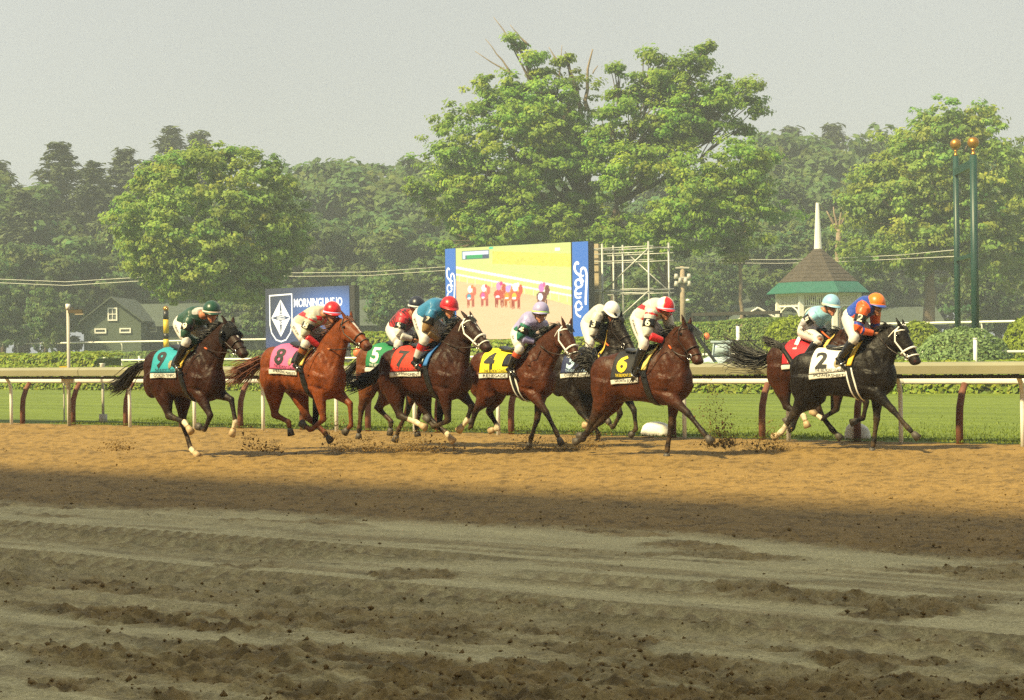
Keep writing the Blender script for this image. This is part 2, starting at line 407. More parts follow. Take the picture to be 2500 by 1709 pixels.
# ---- grandstand behind the photographer; its roof shades the near half of the track
STAND_EDGE_C = 16.5 - 21.0 / math.tan(SUN_EL) * (-(SH.x * N.x + SH.y * N.y))
gs = thing('grandstand', track(0, STAND_EDGE_C - 12, 0), -TH, 'tall roofed grandstand along the near side of the track', 'grandstand')
GW = mat('stand_wood', (0.35, 0.34, 0.30), 0.7, 0.15, 3); GR = mat('slate_roof', (0.13, 0.13, 0.13), 0.7, 0.2, 2)
mb = MB(); mb.add([(-160, 12, 20.7), (160, 12, 20.7), (160, -5, 23.5), (-160, -5, 23.5), (-160, 12, 21.1), (160, 12, 21.1), (160, -5, 23.9), (-160, -5, 23.9)],
       [(0, 1, 2, 3), (7, 6, 5, 4), (0, 4, 5, 1), (1, 5, 6, 2), (2, 6, 7, 3), (3, 7, 4, 0)]); mb.build('roof', GR, gs)
MB().box((0, -13.5, 3.75), (320, 0.4, 7.5)).build('back_wall', GW, gs)
mb = MB()
for i in range(16): mb.box((0, -i * 0.86 + 1, 0.4 + i * 0.45), (318, 0.85, 0.9 + i * 0.9))
mb.build('seating_steps', GW, gs)
for i in range(-9, 10):
    for y_, z_ in ((10.5, 20.9), (-3.5, 23.2)): MB().tube([(i * 16.0, y_, 0), (i * 16.0, y_, z_)], 0.22, 8).build('column', GW, gs)

# ---- the two rails at the inside of the dirt track
COVER = mat('rail_cover', (0.25, 0.24, 0.155), 0.5, 0.12, 1.5, 0.05, 4); COVU = mat('rail_under_shade', (0.05, 0.045, 0.03), 0.7)
BROWNP = mat('rust_post', (0.155, 0.055, 0.03), 0.7, 0.3, 9, 0.2, 30)
rail_r = thing('safety_rail', track(-20, RAIL_C, 0), -TH, 'safety rail with thick beige cover on bent white posts beside the dirt', 'rail')
prof = [(-0.42, 1.07), (-0.44, 1.19), (-0.36, 1.235), (-0.05, 1.245), (0.06, 1.20), (0.06, 1.10), (-0.10, 1.06)]
x0, x1, seg = -26.0, 20.0, 4.6
i = 0; x = x0
while x < x1:
    mb = MB(); e = x + seg - 0.015; v = [(x, q[0], q[1]) for q in prof] + [(e, q[0], q[1]) for q in prof]; k = len(prof)
    mb.add(v, [(j, j + k, (j + 1) % k + k, (j + 1) % k) for j in range(k)] + [tuple(range(k)), tuple(range(k, 2 * k))[::-1]])
    mb.build('cover_panel', COVER, rail_r); x += seg
MB().box((-3, -0.19, 1.025), (46, 0.30, 0.05)).build('under_shade_strip', COVU, rail_r)  # dark strip put in for the shade beneath the beige cover
x = x0 + 0.4; j = 0
a_ref = a_at(2197, RAIL_C) + 20
xs = [a_ref + 1.95 * q for q in range(-14, 4)]
for x in xs:
    MB().tube([(x, 0.0, -0.1), (x, 0, 0.5), (x, -0.005, 0.78), (x, -0.05, 0.93), (x, -0.13, 1.02), (x, -0.2, 1.05)], 0.036, 10).build('post', WHITE, rail_r, True)
rail_t = thing('turf_rail', track(-20, RAIL_C + 0.42, 0), -TH, 'white rail on curved rust brown posts back to back with the beige covered rail', 'rail')
mb = MB(); x = x0
while x < x1:
    mb = MB(); mb.loft([((x, 0.26, 0.955), (0, 0.055, 0), (0, 0, 0.06)), ((x + 4.59, 0.26, 0.955), (0, 0.055, 0), (0, 0, 0.06))], 14, 3.0); mb.build('rail_pipe', WHITE, rail_t, True); x += 4.6
a_ref = a_at(2340, RAIL_C + 0.42) + 20
for q in range(-15, 4):
    x = a_ref + 1.72 * q
    MB().tube([(x, 0, -0.1), (x, 0, 0.35), (x, 0.02, 0.55), (x, 0.10, 0.76), (x, 0.2, 0.9)], [0.058, 0.058, 0.057, 0.055, 0.05], 10).build('post', BROWNP, rail_t, True)

# ---- infield rails, white pipe
def pipe_rail(name, c, zt, a0, a1, label, sp=3.0, r=0.045, grp=None):
    g0 = ground_z(c); t = thing(name, track((a0 + a1) / 2, c, g0), -TH, label, 'rail', grp)
    L = (a1 - a0) / 2
    MB().tube([(-L, 0, zt), (L, 0, zt)], r, 8).build('rail_pipe', WHITE, t, True)
    q = -L + 0.5
    while q < L:
        MB().tube([(q, 0.15, -0.05), (q, 0.15, zt - 0.3), (q, 0.0, zt)], r * 0.7, 6).build('post', WHITE, t, True); q += sp
    return t
pipe_rail('inner_turf_rail', 71, 0.98, a_at(-200, 71), a_at(2800, 71), 'thin white pipe rail behind the clipped hedge across the infield', 6.0, 0.055)
pipe_rail('training_rail', 109, 1.10, a_at(-200, 109), a_at(900, 109), 'far white rail in front of the green barn', 7.0, 0.07)
pipe_rail('training_rail', 109, 1.35, a_at(2120, 109), a_at(2760, 109), 'far white rail behind the juniper mound', 7.0, 0.07)

# ================================================================ LEAVES, HEDGES, TREES
def leaves_mesh(name, P, Nrm, size, tint, aspect=0.62):
    """rhombic leaf faces: P (n,3) centres, Nrm normals"""
    n = len(P); Nrm = Nrm / np.linalg.norm(Nrm, axis=1, keepdims=True)
    r = RNG.normal(0, 1, (n, 3)); T = np.cross(Nrm, r); T /= np.linalg.norm(T, axis=1, keepdims=True); B = np.cross(Nrm, T)
    s = np.asarray(size).reshape(-1, 1)
    fold = Nrm * s * 0.22
    v = np.stack([P - T * s, P + B * s * aspect + fold, P + T * s, P - B * s * aspect + fold], 1).reshape(-1, 3)
    me = quads_mesh(name, v, np.arange(4 * n).reshape(-1, 4)); set_col(me, np.repeat(tint, 4, 0)); return me
def rand_dirs(n):
    d = RNG.normal(0, 1, (n, 3)); return d / np.linalg.norm(d, axis=1, keepdims=True)
def crown(name, blobs, density, leaf, clump, per, up=0.5, rnd=0.32, low_cut=-0.75, shell=(0.70, 1.06), inner=0.25, hue=0.12, grp=5, gs=1.15, rim=0.34):
    """blobs: (centre, radii) ellipsoids; sprays of leaf clumps spread over and through them, uneven at the rim"""
    Cs = [np.array(b[0]) for b in blobs]; Rs = [np.array(b[1]) for b in blobs]
    P = []; NN = []; TI = []
    for c, r in zip(Cs, Rs):
        area = 4 * math.pi * ((r[0] * r[1]) ** 1.6 / 3 + (r[0] * r[2]) ** 1.6 / 3 + (r[1] * r[2]) ** 1.6 / 3) ** (1 / 1.6)
        ng = max(3, int(area * density / grp)); dr = rand_dirs(ng); dr = dr[dr[:, 2] > low_cut]; ng = len(dr); sd = int(RNG.integers(1, 999))
        f = RNG.uniform(*shell, ng) * (1 + rim * (fbm(dr[:, 0] * 2.2 + 7, dr[:, 2] * 2.2 + dr[:, 1] * 1.3 + 7, 3, sd) - 0.5) * 2)
        ins = RNG.uniform(0, 1, ng) < inner; f[ins] *= RNG.uniform(0.45, 0.9, ins.sum())
        q = c + dr * r * f[:, None]
        keep = np.ones(ng, bool)
        for c2, r2 in zip(Cs, Rs):
            if c2 is c: continue
            keep &= (((q - c2) / r2) ** 2).sum(1) > 0.42
        q, dr = q[keep], dr[keep]; ng = len(q)
        if ng == 0: continue
        g = min(gs, 0.55 * float(r.min()))
        so = RNG.normal(0, 1, (ng, grp, 3)) * g * np.array([.75, .75, .36]) - np.array([0, 0, .12]) * g
        gt = np.repeat((1 + RNG.normal(0, 0.13, (ng, 1))), grp, 1).reshape(-1); gh = np.repeat(RNG.normal(0, hue, (ng, 1)), grp, 1).reshape(-1)
        q = (q[:, None] + so).reshape(-1, 3); dr = np.repeat(dr, grp, 0); n = len(q)
        nrm = dr / r; nrm /= np.linalg.norm(nrm, axis=1, keepdims=True)
        cr = clump * RNG.uniform(0.5, 1.2, n)
        off = RNG.normal(0, 1, (n, per, 3)); off /= (np.linalg.norm(off, axis=2, keepdims=True) + 1e-6)
        off = off * (RNG.uniform(0, 1, (n, per, 1)) ** 0.4) * cr[:, None, None] * np.array([1, 1, 0.55])
        ax = nrm * 0.6 + np.array([0, 0, up])
        lift = (off * ax[:, None]).sum(2, keepdims=True)
        ctr = q[:, None] + off + nrm[:, None] * np.abs(lift) * 0.3
        ln = off / (np.linalg.norm(off, axis=2, keepdims=True) + 1e-6) * 0.7 + ax[:, None] * 0.9 + RNG.normal(0, rnd, (n, per, 3))
        t = gt[:, None, None] * (1 + RNG.normal(0, 0.08, (n, 1, 1))) * (1 + RNG.normal(0, 0.14, (n, per, 1)))
        hu = gh[:, None] + RNG.normal(0, hue * 0.6, (n, per))
        tint = np.concatenate([t * (1 + hu[..., None]), t, t * (1 - 0.5 * hu[..., None])], 2)
        P.append(ctr.reshape(-1, 3)); NN.append(ln.reshape(-1, 3)); TI.append(np.clip(tint, 0.3, 2.2).reshape(-1, 3))
    P = np.concatenate(P); NN = np.concatenate(NN); TI = np.concatenate(TI)
    return leaves_mesh(name, P, NN, leaf * RNG.uniform(0.6, 1.35, len(P)), TI)
BARK = mat('bark', (0.095, 0.075, 0.055), 0.9, 0.35, 6, 0.6, 14, spec=0.1)
PALEBARK = mat('pale_bark', (0.24, 0.19, 0.14), 0.85, 0.3, 5, 0.4, 14, spec=0.1)
def limb(mb, p0, p1, r0, r1, bend=0.12, n=6, sides=7):
    p0, p1 = Vector(p0), Vector(p1); L = (p1 - p0).length; off = Vector(RNG.normal(0, bend * L, 3)); pts = []; rs = []
    for i in range(n + 1):
        t = i / n; pts.append(p0.lerp(p1, t) + off * math.sin(math.pi * t) * 0.5 + Vector(RNG.normal(0, 0.012 * L, 3)) * (0 < i < n)); rs.append(r0 + (r1 - r0) * t)
    mb.tube(pts, rs, sides); return pts
def make_tree(name, base, blobs, label, lm, trunk_r, fork, density, leaf, clump, per, group=None, limbs=True, bark=None, **kw):
    """base world point; blobs in world coordinates"""
    t = thing(name, base, 0, label, 'tree', group); b = Vector(base)
    loc = [((np.array(c) - np.array(b)), r) for c, r in blobs]
    mb = MB(); f = Vector(fork) - b
    limb(mb, (0, 0, -0.3), f, trunk_r, trunk_r * 0.62, 0.04, 8, 10)
    if limbs:
        for c, r in loc:
            e = Vector(c) + Vector((0, 0, -0.2 * r[2])); pts = limb(mb, f, e, trunk_r * 0.42, trunk_r * 0.12, 0.08)
            for _ in range(5):
                q = Vector(c) + Vector(rand_dirs(1)[0] * np.array(r) * 0.85); limb(mb, pts[4], q, trunk_r * 0.16, 0.03, 0.1, 4, 5)
    mb.build('trunk', bark or BARK, t, True)
    obj('crown', crown('crown', loc, density, leaf, clump, per, **kw), lm, t)
    return t
def px_blob(px, py, rx, ry, d, ratio=0.9, dz=0.0):
    """crown ellipsoid from its centre and half sizes as seen, at distance d"""
    k = d / FPX; p = at(px, py, d + dz); return ((p.x, p.y, p.z), (rx * k, rx * k * ratio, ry * k))

# hedge: clipped block whose faces are leaves, with a dark twiggy core
TWIG = mat('hedge_core', (0.07, 0.09, 0.02), 0.95)
def hedge(name, c, a0, a1, w, h, label, lm, leaf=0.09, dens=160, group=None, wave=0.10, round_=0.25):
    g0 = ground_z(c); t = thing(name, track((a0 + a1) / 2, c, g0), -TH, label, 'hedge', group); L = (a1 - a0) / 2
    n = int(dens * (a1 - a0) * (w + 1.2 * h)); x = RNG.uniform(-L, L, n)
    s = RNG.uniform(0, 1, n); per = h + w
    pos = s * per; top = pos > h
    y = np.where(top, -w / 2 + (pos - h), -w / 2); z = np.where(top, h, pos)
    ny = np.where(top, 0.0, -1.0); nz = np.where(top, 1.0, 0.25)
    cut = np.minimum(np.where(top, y + w / 2, h - z), round_); rd = (round_ - cut) ** 2 / (2 * round_)
    y = y + np.where(top, 0, rd); z = z - np.where(top, rd, 0)
    wv = (fbm(x * 0.55, z * 0.8 + y, 3, 17) - 0.5) * 2 * wave + (fbm(x * 2.2, z * 2.2 + y, 2, 19) - 0.5) * wave
    back = -np.abs(RNG.normal(0, 0.05, n)); y = y + ny * (wv + back); z = np.maximum(z + np.where(top, 1, 0.3) * (wv + back), 0.01)
    z = z * (1 + 0.10 * (fbm(x * 0.22, x * 0, 3, 23) - 0.5) * 2)
    nr = np.stack([RNG.normal(0, .38, n), ny + RNG.normal(0, .38, n), nz + RNG.normal(0, .35, n) + 0.2], -1)
    ti = (1 + RNG.normal(0, .18, (n, 1))) * (0.8 + 0.4 * fbm(x * 1.1, z * 2 + y * 2, 3, 29))[:, None] * np.ones((1, 3))
    ti[:, 0] *= 1 + RNG.normal(0, .12, n)
    obj('foliage', leaves_mesh('foliage', np.stack([x, y, z], -1), nr, leaf * RNG.uniform(.8, 1.55, n), np.clip(ti, .3, 2)), lm, t)
    MB().box((0, 0, h * 0.45), (2 * L - 0.3, w - 0.28, h * 0.82)).build('twigs', TWIG, t)
    return t
def bush(name, base, r, label, lm, n, leaf=0.08, group=None, flat=1.0):
    """clipped round shrub"""
    t = thing(name, base, 0, label, 'bush', group); r = np.array(r); dr = rand_dirs(n); dr = dr[dr[:, 2] > -0.45]; n = len(dr)
    wv = 1 + 0.10 * (fbm(dr[:, 0] * 3 + 9, dr[:, 2] * 3 + dr[:, 1] * 3 + 9, 3, 37) - 0.5) * 2
    sq = np.sign(dr) * np.abs(dr) ** flat
    P = sq * r * (wv * (1 - np.abs(RNG.normal(0, .03, n))))[:, None]; P[:, 2] = np.maximum(P[:, 2] + r[2] * 0.45, 0.02)
    nr = dr / r; nr /= np.linalg.norm(nr, axis=1, keepdims=True); nr = nr + RNG.normal(0, .5, (n, 3))
    ti = (1 + RNG.normal(0, .15, (n, 1))) * (0.8 + 0.4 * fbm(dr[:, 0] * 5 + 5, dr[:, 2] * 5 + 5, 3, 41))[:, None] * np.ones((1, 3))
    obj('foliage', leaves_mesh('foliage', P, nr, leaf * RNG.uniform(.6, 1.3, n), np.clip(ti, .3, 2)), lm, t)
    MB().ellipsoid((0, 0, r[2] * 0.45), r * 0.86).build('twigs', TWIG, t, True)
    return t
L_HEDGE = leaf_mat('hedge_leaf', (0.235, 0.31, 0.036), trans=0.4)
L_HEDGE2 = leaf_mat('hedge_leaf_deep', (0.17, 0.255, 0.06), trans=0.4)
L_JUN = leaf_mat('juniper_leaf', (0.19, 0.29, 0.11), trans=0.3)
L_MAPLE = leaf_mat('maple_leaf', (0.235, 0.37, 0.055), trans=0.55)
L_ROUND = leaf_mat('linden_leaf', (0.26, 0.375, 0.072), trans=0.55)
L_WOOD = leaf_mat('wood_leaf', (0.125, 0.20, 0.062), trans=0.5)
L_PINE = leaf_mat('pine_needle', (0.085, 0.115, 0.050), trans=0.25)

hedge('clipped_hedge', 54.3, a_at(-150, 54.3), a_at(2700, 54.3), 1.3, 1.02, 'low clipped hedge with sunlit top along the far edge of the turf', L_HEDGE, 0.085, 150)
hedge('tall_hedge', 60.0, a_at(-150, 60), a_at(270, 60), 1.8, 1.55, 'taller yellow green hedge at the far end near the barn', L_HEDGE, 0.10, 110, wave=0.16)
hedge('screen_hedge', 79, a_at(880, 79), a_at(1010, 79), 1.6, 2.05, 'square topped hedge between the two display boards', L_HEDGE, 0.11, 100)
hedge('screen_hedge', 78, a_at(1010, 78), a_at(1500, 78), 1.6, 1.55, 'square topped hedge under the large race screen', L_HEDGE, 0.11, 100)
hedge('lawn_hedge', 83, a_at(1500, 83), a_at(1935, 83), 2.2, 2.15, 'long smooth flat topped hedge behind the small tractor', L_HEDGE2, 0.065, 330, wave=0.02)
hedge('field_hedge', 92, a_at(-100, 92), a_at(900, 92), 1.5, 0.65, 'low field hedge in front of the far white rail', L_HEDGE2, 0.11, 60)
p = at(1935, 800, 82); bush('clipped_bush', (p.x, p.y, gz(p)), (1.25, 1.2, 1.75), 'round topped clipped bush in front of the pavilion', L_HEDGE, 5200, 0.085, flat=0.72)
p = at(2235, 800, 84); bush('clipped_bush', (p.x, p.y, gz(p)), (1.4, 1.2, 1.45), 'wide low clipped bush left of the tall finish poles', L_HEDGE, 5200, 0.09)
p = at(2515, 810, 78); bush('clipped_bush', (p.x, p.y, gz(p)), (1.2, 1.1, 1.6), 'round clipped bush right of the juniper mound', L_HEDGE, 4200, 0.09)
p = at(2350, 850, 76); bush('juniper_mound', (p.x, p.y, gz(p) - 0.1), (1.9, 1.7, 1.42), 'pale green juniper mound at the foot of the finish poles', L_JUN, 9000, 0.07)
p = at(2205, 850, 78); bush('juniper_mound', (p.x, p.y, gz(p) - 0.1), (1.0, 1.0, 1.0), 'small pale green juniper mound beside the larger one', L_JUN, 2500, 0.07)

b = track(a_at(1690, 84.6), 84.6, ground_z(84.6)); dk = thing('dark_fence', b, -TH, 'dark plank fence whose top shows above the long flat hedge', 'fence')
DK = mat('dark_plank', (0.03, 0.03, 0.025), 0.8); Ld = a_at(1905, 84.6) - a_at(1690, 84.6)
MB().box((Ld / 2, 0, 2.48), (Ld, .08, .17)).build('top_plank', DK, dk)
for i in range(6): MB().box((Ld * i / 5, .1, 1.2), (.1, .1, 2.5)).build('post', DK, dk)
# ================================================================ TREES
D1 = 132.0
b = onground(520, D1)
make_tree('round_tree', b, [px_blob(520, 545, 226, 180, D1), px_blob(522, 655, 160, 88, D1)], 'large round topped leafy tree behind the striped furlong pole', L_ROUND, 0.42, at(522, 690, D1), 3.4, 0.145, 0.62, 46, low_cut=-0.85, inner=0.2, rim=.07, gs=.5, grp=2, shell=(.88, 1.02))
D2 = 142.0
b = onground(1420, D2)
make_tree('maple_tree', b, [px_blob(1240, 345, 150, 120, D2), px_blob(1340, 300, 120, 130, D2), px_blob(1170, 420, 110, 90, D2), px_blob(1100, 480, 75, 60, D2), px_blob(1330, 430, 150, 110, D2),
    px_blob(1240, 540, 150, 70, D2), px_blob(1370, 560, 140, 65, D2), px_blob(1440, 350, 55, 65, D2), px_blob(1130, 370, 50, 50, D2), px_blob(1215, 232, 70, 60, D2), px_blob(1290, 150, 34, 28, D2), px_blob(1255, 100, 26, 16, D2), px_blob(1312, 185, 20, 22, D2), px_blob(1365, 230, 30, 25, D2), px_blob(1380, 140, 13, 18, D2), px_blob(1060, 460, 45, 22, D2), px_blob(1120, 600, 40, 40, D2)],
    'big spreading maple with a broken crown behind the race screen', L_MAPLE, 0.6, at(1440, 520, D2), 2.1, 0.15, 0.66, 44, low_cut=-0.7, inner=0.2, up=0.7)
D3 = 139.0
b = onground(1500, D3)
make_tree('maple_tree', b, [px_blob(1620, 290, 95, 75, D3), px_blob(1700, 240, 70, 60, D3), px_blob(1790, 235, 55, 40, D3), px_blob(1610, 180, 55, 40, D3), px_blob(1595, 135, 28, 20, D3), px_blob(1715, 120, 32, 18, D3),
    px_blob(1690, 160, 50, 30, D3), px_blob(1520, 230, 35, 22, D3), px_blob(1500, 170, 18, 10, D3), px_blob(1560, 340, 70, 45, D3), px_blob(1790, 320, 40, 20, D3), px_blob(1830, 210, 28, 16, D3), px_blob(1690, 340, 60, 35, D3), px_blob(1490, 290, 25, 25, D3), px_blob(1530, 575, 110, 60, D3), px_blob(1600, 400, 75, 55, D3 - 2.5), px_blob(1535, 430, 75, 55, D3 - 2.5), px_blob(1480, 380, 45, 60, D3 - 1), px_blob(1660, 200, 60, 50, D3), px_blob(1740, 290, 60, 45, D3), px_blob(1570, 260, 60, 50, D3), px_blob(1820, 260, 35, 25, D3)],
    'tall open maple with bare dark limbs beside the taller leafy one', L_MAPLE, 0.28, at(1505, 500, D3), 2.2, 0.145, 0.66, 42, low_cut=-0.7, inner=0.2, up=0.7)
D4 = 134.0
b = onground(1812, D4)
make_tree('maple_tree', b, [px_blob(1740, 470, 110, 80, D4), px_blob(1810, 400, 85, 50, D4), px_blob(1680, 540, 90, 60, D4), px_blob(1800, 540, 90, 75, D4), px_blob(1640, 590, 70, 50, D4), px_blob(1850, 480, 50, 60, D4), px_blob(1800, 615, 45, 35, D4)],
    'low maple with drooping branches and thin pale trunk behind the scaffold', L_MAPLE, 0.16, at(1812, 600, D4), 2.1, 0.15, 0.66, 42, bark=PALEBARK, low_cut=-0.85, inner=0.25, up=0.6)
# bare twigs of the maple's broken top
mb = MB(); tb = onground(1420, D2)
for (x0, y0, x1, y1) in ((1265, 190, 1160, 125), (1250, 180, 1185, 95), (1265, 130, 1205, 42), (1290, 110, 1245, 60), (1360, 230, 1372, 110), (1366, 160, 1340, 115), (1330, 200, 1300, 130)):
    limb(mb, at(x0, y0, D2) - tb, at(x1, y1, D2) - tb, 0.09, 0.02, 0.06, 5, 5)
limb(mb, at(1435, 270, D2) - tb, at(1447, 120, D2) - tb, 0.17, 0.05, 0.05, 6, 6); limb(mb, at(1447, 180, D2) - tb, at(1460, 160, D2) - tb, 0.06, 0.03, 0.05, 3, 5)
o = mb.build('bare_limbs', PALEBARK, [q for q in bpy.data.objects if q.name == 'maple_tree'][0], True)
D5 = 150.0
b = onground(2268, D5)
make_tree('park_tree', b, [px_blob(2320, 370, 130, 110, D5), px_blob(2250, 440, 140, 110, D5), px_blob(2380, 470, 120, 120, D5), px_blob(2180, 500, 110, 100, D5), px_blob(2280, 570, 150, 90, D5), px_blob(2390, 600, 110, 80, D5), px_blob(2170, 610, 90, 60, D5), px_blob(2340, 300, 80, 50, D5)],
    'large leafy tree with stout pale trunk behind the finish poles', L_ROUND, 0.55, at(2270, 650, D5), 1.9, 0.165, 0.70, 40, bark=PALEBARK, low_cut=-0.8, inner=0.2)
b = onground(2520, 158)
make_tree('park_tree', b, [px_blob(2520, 430, 90, 90, 158), px_blob(2500, 540, 70, 90, 158), px_blob(2530, 640, 90, 70, 158)],
    'leafy tree cut by the edge right of the finish poles', L_ROUND, 0.4, at(2520, 700, 158), 1.0, 0.22, 0.85, 32, low_cut=-0.8)

# ---- the wood behind: a few kinds of tree, repeated
def wood_mesh(kind, seed):
    global RNG
    RNG = np.random.default_rng(100 + seed)
    mb = MB()
    if kind == 'broad':
        bl = [((0, 0, 10.5), (4.6, 4.2, 4.6)), ((-2.6, .5, 8), (3.4, 3, 3)), ((2.8, 0, 8.5), (3.4, 3, 3.2)), ((0.5, -1.5, 6.5), (3.8, 3, 2.6)), ((RNG.normal(0, 1.5), 0, 14), (2.6, 2.4, 2.4)), ((RNG.normal(0, 2), -1, 4.4), (3.2, 2.8, 2.4))]
        limb(mb, (0, 0, -.5), (0, 0, 9), 0.38, 0.2, 0.03)
        for c, r in bl: limb(mb, (0, 0, 5), c, 0.16, 0.05, 0.08)
        cm = crown('wood_crown', bl, 0.75, 0.36, 1.15, 24, low_cut=-0.85, inner=0.2)
    else:
        limb(mb, (0, 0, -.5), (0, 0, 17.9), 0.32, 0.04, 0.01); P = []; NN = []
        z = 2.6
        while z < 17.8:
            rr = 4.6 * (1 - (z / 18.3) ** 1.35) * RNG.uniform(.75, 1.2) + .25; nb = int(RNG.integers(5, 8)); a0 = RNG.uniform(0, 6.28)
            for b_ in range(nb):
                a = a0 + b_ * 6.283 / nb + RNG.normal(0, .25); L = rr * RNG.uniform(.65, 1.15); dv = np.array([math.cos(a), math.sin(a)])
                tip = (dv[0] * L, dv[1] * L, z + .10 * L); limb(mb, (0, 0, z - .1), tip, 0.05, 0.015, 0.02, 3, 3)
                n = int(14 + 26 * L); t = RNG.uniform(.18, 1.05, n); sp = .10 + .22 * L * .3
                q = np.stack([dv[0] * L * t, dv[1] * L * t, z + .10 * L * t ** 2 + RNG.normal(0, .13, n)], -1) + np.stack([RNG.normal(0, sp, n), RNG.normal(0, sp, n), np.zeros(n)], -1)
                P.append(q); NN.append(np.stack([dv[0] * .3 + RNG.normal(0, .4, n), dv[1] * .3 + RNG.normal(0, .4, n), 1 + RNG.normal(0, .3, n)], -1))
            z += RNG.uniform(.55, .85) * (1.1 - .35 * z / 18)
        P = np.concatenate(P); NN = np.concatenate(NN); n = len(P); ti = (1 + RNG.normal(0, .15, (n, 1))) * np.ones((1, 3))
        cm = leaves_mesh('pine_crown', P, NN, .30 * RNG.uniform(.6, 1.3, n), np.clip(ti, .4, 1.8), .38)
    return new_mesh('wood_trunk', mb.v, mb.f), cm
WOODS = [('broad', wood_mesh('broad', i)) for i in range(4)] + [('pine', wood_mesh('pine', i + 10)) for i in range(2)]
RNG = np.random.default_rng(55)
H0 = {'broad': 16.4, 'pine': 17.9}
def wood_tree(px, top, d, kind, var, widen=1.0, group='trees of the wood behind the track'):
    b = onground(px, d); h = at(px, top, d).z - b.z; s = h / H0[kind]
    tm, cm = WOODS[var][1]
    zone = [z for lim, z in ((330, 'behind the gabled barn'), (690, 'behind the round tree'), (1095, 'beside the big maple'), (1840, 'behind the maples'), (2140, 'behind the pavilion'), (2420, 'behind the finish poles'), (9999, 'right of the finish poles')) if px < lim][0]
    row = 'low front row' if d < 192 else ('mid height' if d < 219 else 'tall back row')
    lab = ('hazy %s broadleaf tree of the wood %s' if kind == 'broad' else 'dark pointed %s pine of the wood %s') % (row, zone)
    t = thing('wood_tree' if kind == 'broad' else 'pine_tree', b, RNG.uniform(0, 6.28), lab, 'tree', '%s %s of the wood %s' % (row, 'trees' if kind == 'broad' else 'pines', zone))
    t.scale = (s * widen, s * widen, s)
    o1 = obj('trunk', tm, BARK, t); o2 = obj('crown', cm, L_WOOD if kind == 'broad' else L_PINE, t)
for px, top, d in ((0, 395, 225), (150, 350, 215), (310, 365, 220), (425, 318, 235), (490, 325, 240), (2040, 305, 262), (1940, 312, 265), (60, 470, 200), (235, 400, 208)):
    wood_tree(px, top, d, 'pine', 4 + (px % 2), 1.5 if d < 240 else 1.3)
for i, (px, top, d) in enumerate(((-60, 430, 215), (40, 440, 205), (330, 520, 190), (230, 560, 185), (110, 600, 180), (10, 590, 178), (-40, 640, 170), (110, 690, 165),
        (740, 400, 230), (810, 390, 225), (880, 395, 222), (960, 362, 232), (1010, 400, 228), (700, 480, 200), (790, 520, 195), (900, 500, 200), (980, 540, 190), (620, 560, 198), (1040, 430, 215), (1060, 560, 188),
        (1880, 330, 240), (1960, 320, 236), (2050, 330, 230), (2120, 325, 235), (1850, 400, 215), (1930, 430, 208), (2020, 420, 210), (2100, 430, 205), (1990, 520, 190), (2080, 560, 185), (1900, 560, 188),
        (2190, 350, 232), (2270, 340, 240), (2360, 345, 236), (2440, 340, 230), (2500, 330, 222), (2560, 360, 226), (2480, 470, 195), (2400, 620, 172),
        (1120, 440, 224), (1200, 430, 230), (1290, 450, 226), (1380, 440, 232), (1480, 430, 228), (1570, 440, 224), (1660, 430, 230), (1750, 420, 228), (1830, 430, 220),
        (1160, 600, 186), (1540, 600, 184), (1620, 620, 180), (1740, 610, 184), (450, 480, 214), (540, 470, 222), (630, 450, 226), (380, 500, 210), (560, 640, 176), (660, 650, 172), (2600, 500, 200), (-110, 480, 205), (960, 650, 168), (1560, 670, 166))):
    wood_tree(px, top, d, 'broad', i % 4, 1.0 + 0.25 * RNG.uniform(-1, 1))
# understorey that closes the view between the trunks
def thicket(px0, px1, y0, d, n, lab):
    b = onground((px0 + px1) / 2, d); t = thing('thicket', b, 0, lab, 'bushes')
    bl = []
    for i in range(n):
        x = px0 + (px1 - px0) * (i + .5) / n; r = (px1 - px0) / n * 0.75
        q = at(x, y0 + RNG.uniform(0, 50), d + RNG.uniform(-6, 6)); hh = (q.z - b.z) / 2
        bl.append(((q.x - b.x, q.y - b.y, hh), (r * d / FPX, r * d / FPX, hh * 1.05)))
    obj('foliage', crown('foliage', bl, 0.5, 0.42, 1.1, 20, low_cut=-0.7, inner=0.1), L_WOOD, t); t['kind'] = 'stuff'; del t['category']
    return t
thicket(-150, 700, 690, 240, 11, 'dark undergrowth along the foot of the wood behind the barn')
thicket(690, 1120, 640, 215, 7, 'undergrowth at the foot of the wood behind the cable')
thicket(1100, 1900, 660, 212, 11, 'undergrowth at the foot of the wood behind the scaffold')
thicket(1880, 2700, 650, 225, 11, 'undergrowth at the foot of the wood behind the pavilion')
# topped bare tree behind the pavilion
b = onground(2047, 160); t = thing('bare_tree', b, 0, 'bare topped tree with short lopped branches behind the pavilion', 'tree')
mb = MB(); limb(mb, (0, 0, -.3), at(2048, 560, 160) - b, 0.34, 0.22, 0.01)
for x, y in ((2018, 515), (2035, 505), (2055, 500), (2072, 512), (2028, 530)): limb(mb, at(2048, 565, 160) - b, at(x, y, 160) - b, 0.14, 0.05, 0.05, 4, 6)
mb.build('trunk', PALEBARK, t, True)
b = onground(1617, 150); t = thing('forked_tree', b, 0, 'pale forked tree trunk between the scaffold and the floodlight pole', 'tree')
mb = MB(); limb(mb, (0, 0, -.3), at(1624, 700, 150) - b, 0.3, 0.24, 0.01); limb(mb, at(1624, 700, 150) - b, at(1600, 620, 150) - b, 0.2, 0.1, 0.04); limb(mb, at(1624, 700, 150) - b, at(1628, 610, 150) - b, 0.2, 0.1, 0.04)
mb.build('trunk', PALEBARK, t, True)
bl = [px_blob(1600, 605, 38, 26, 150), px_blob(1640, 600, 36, 26, 150)]
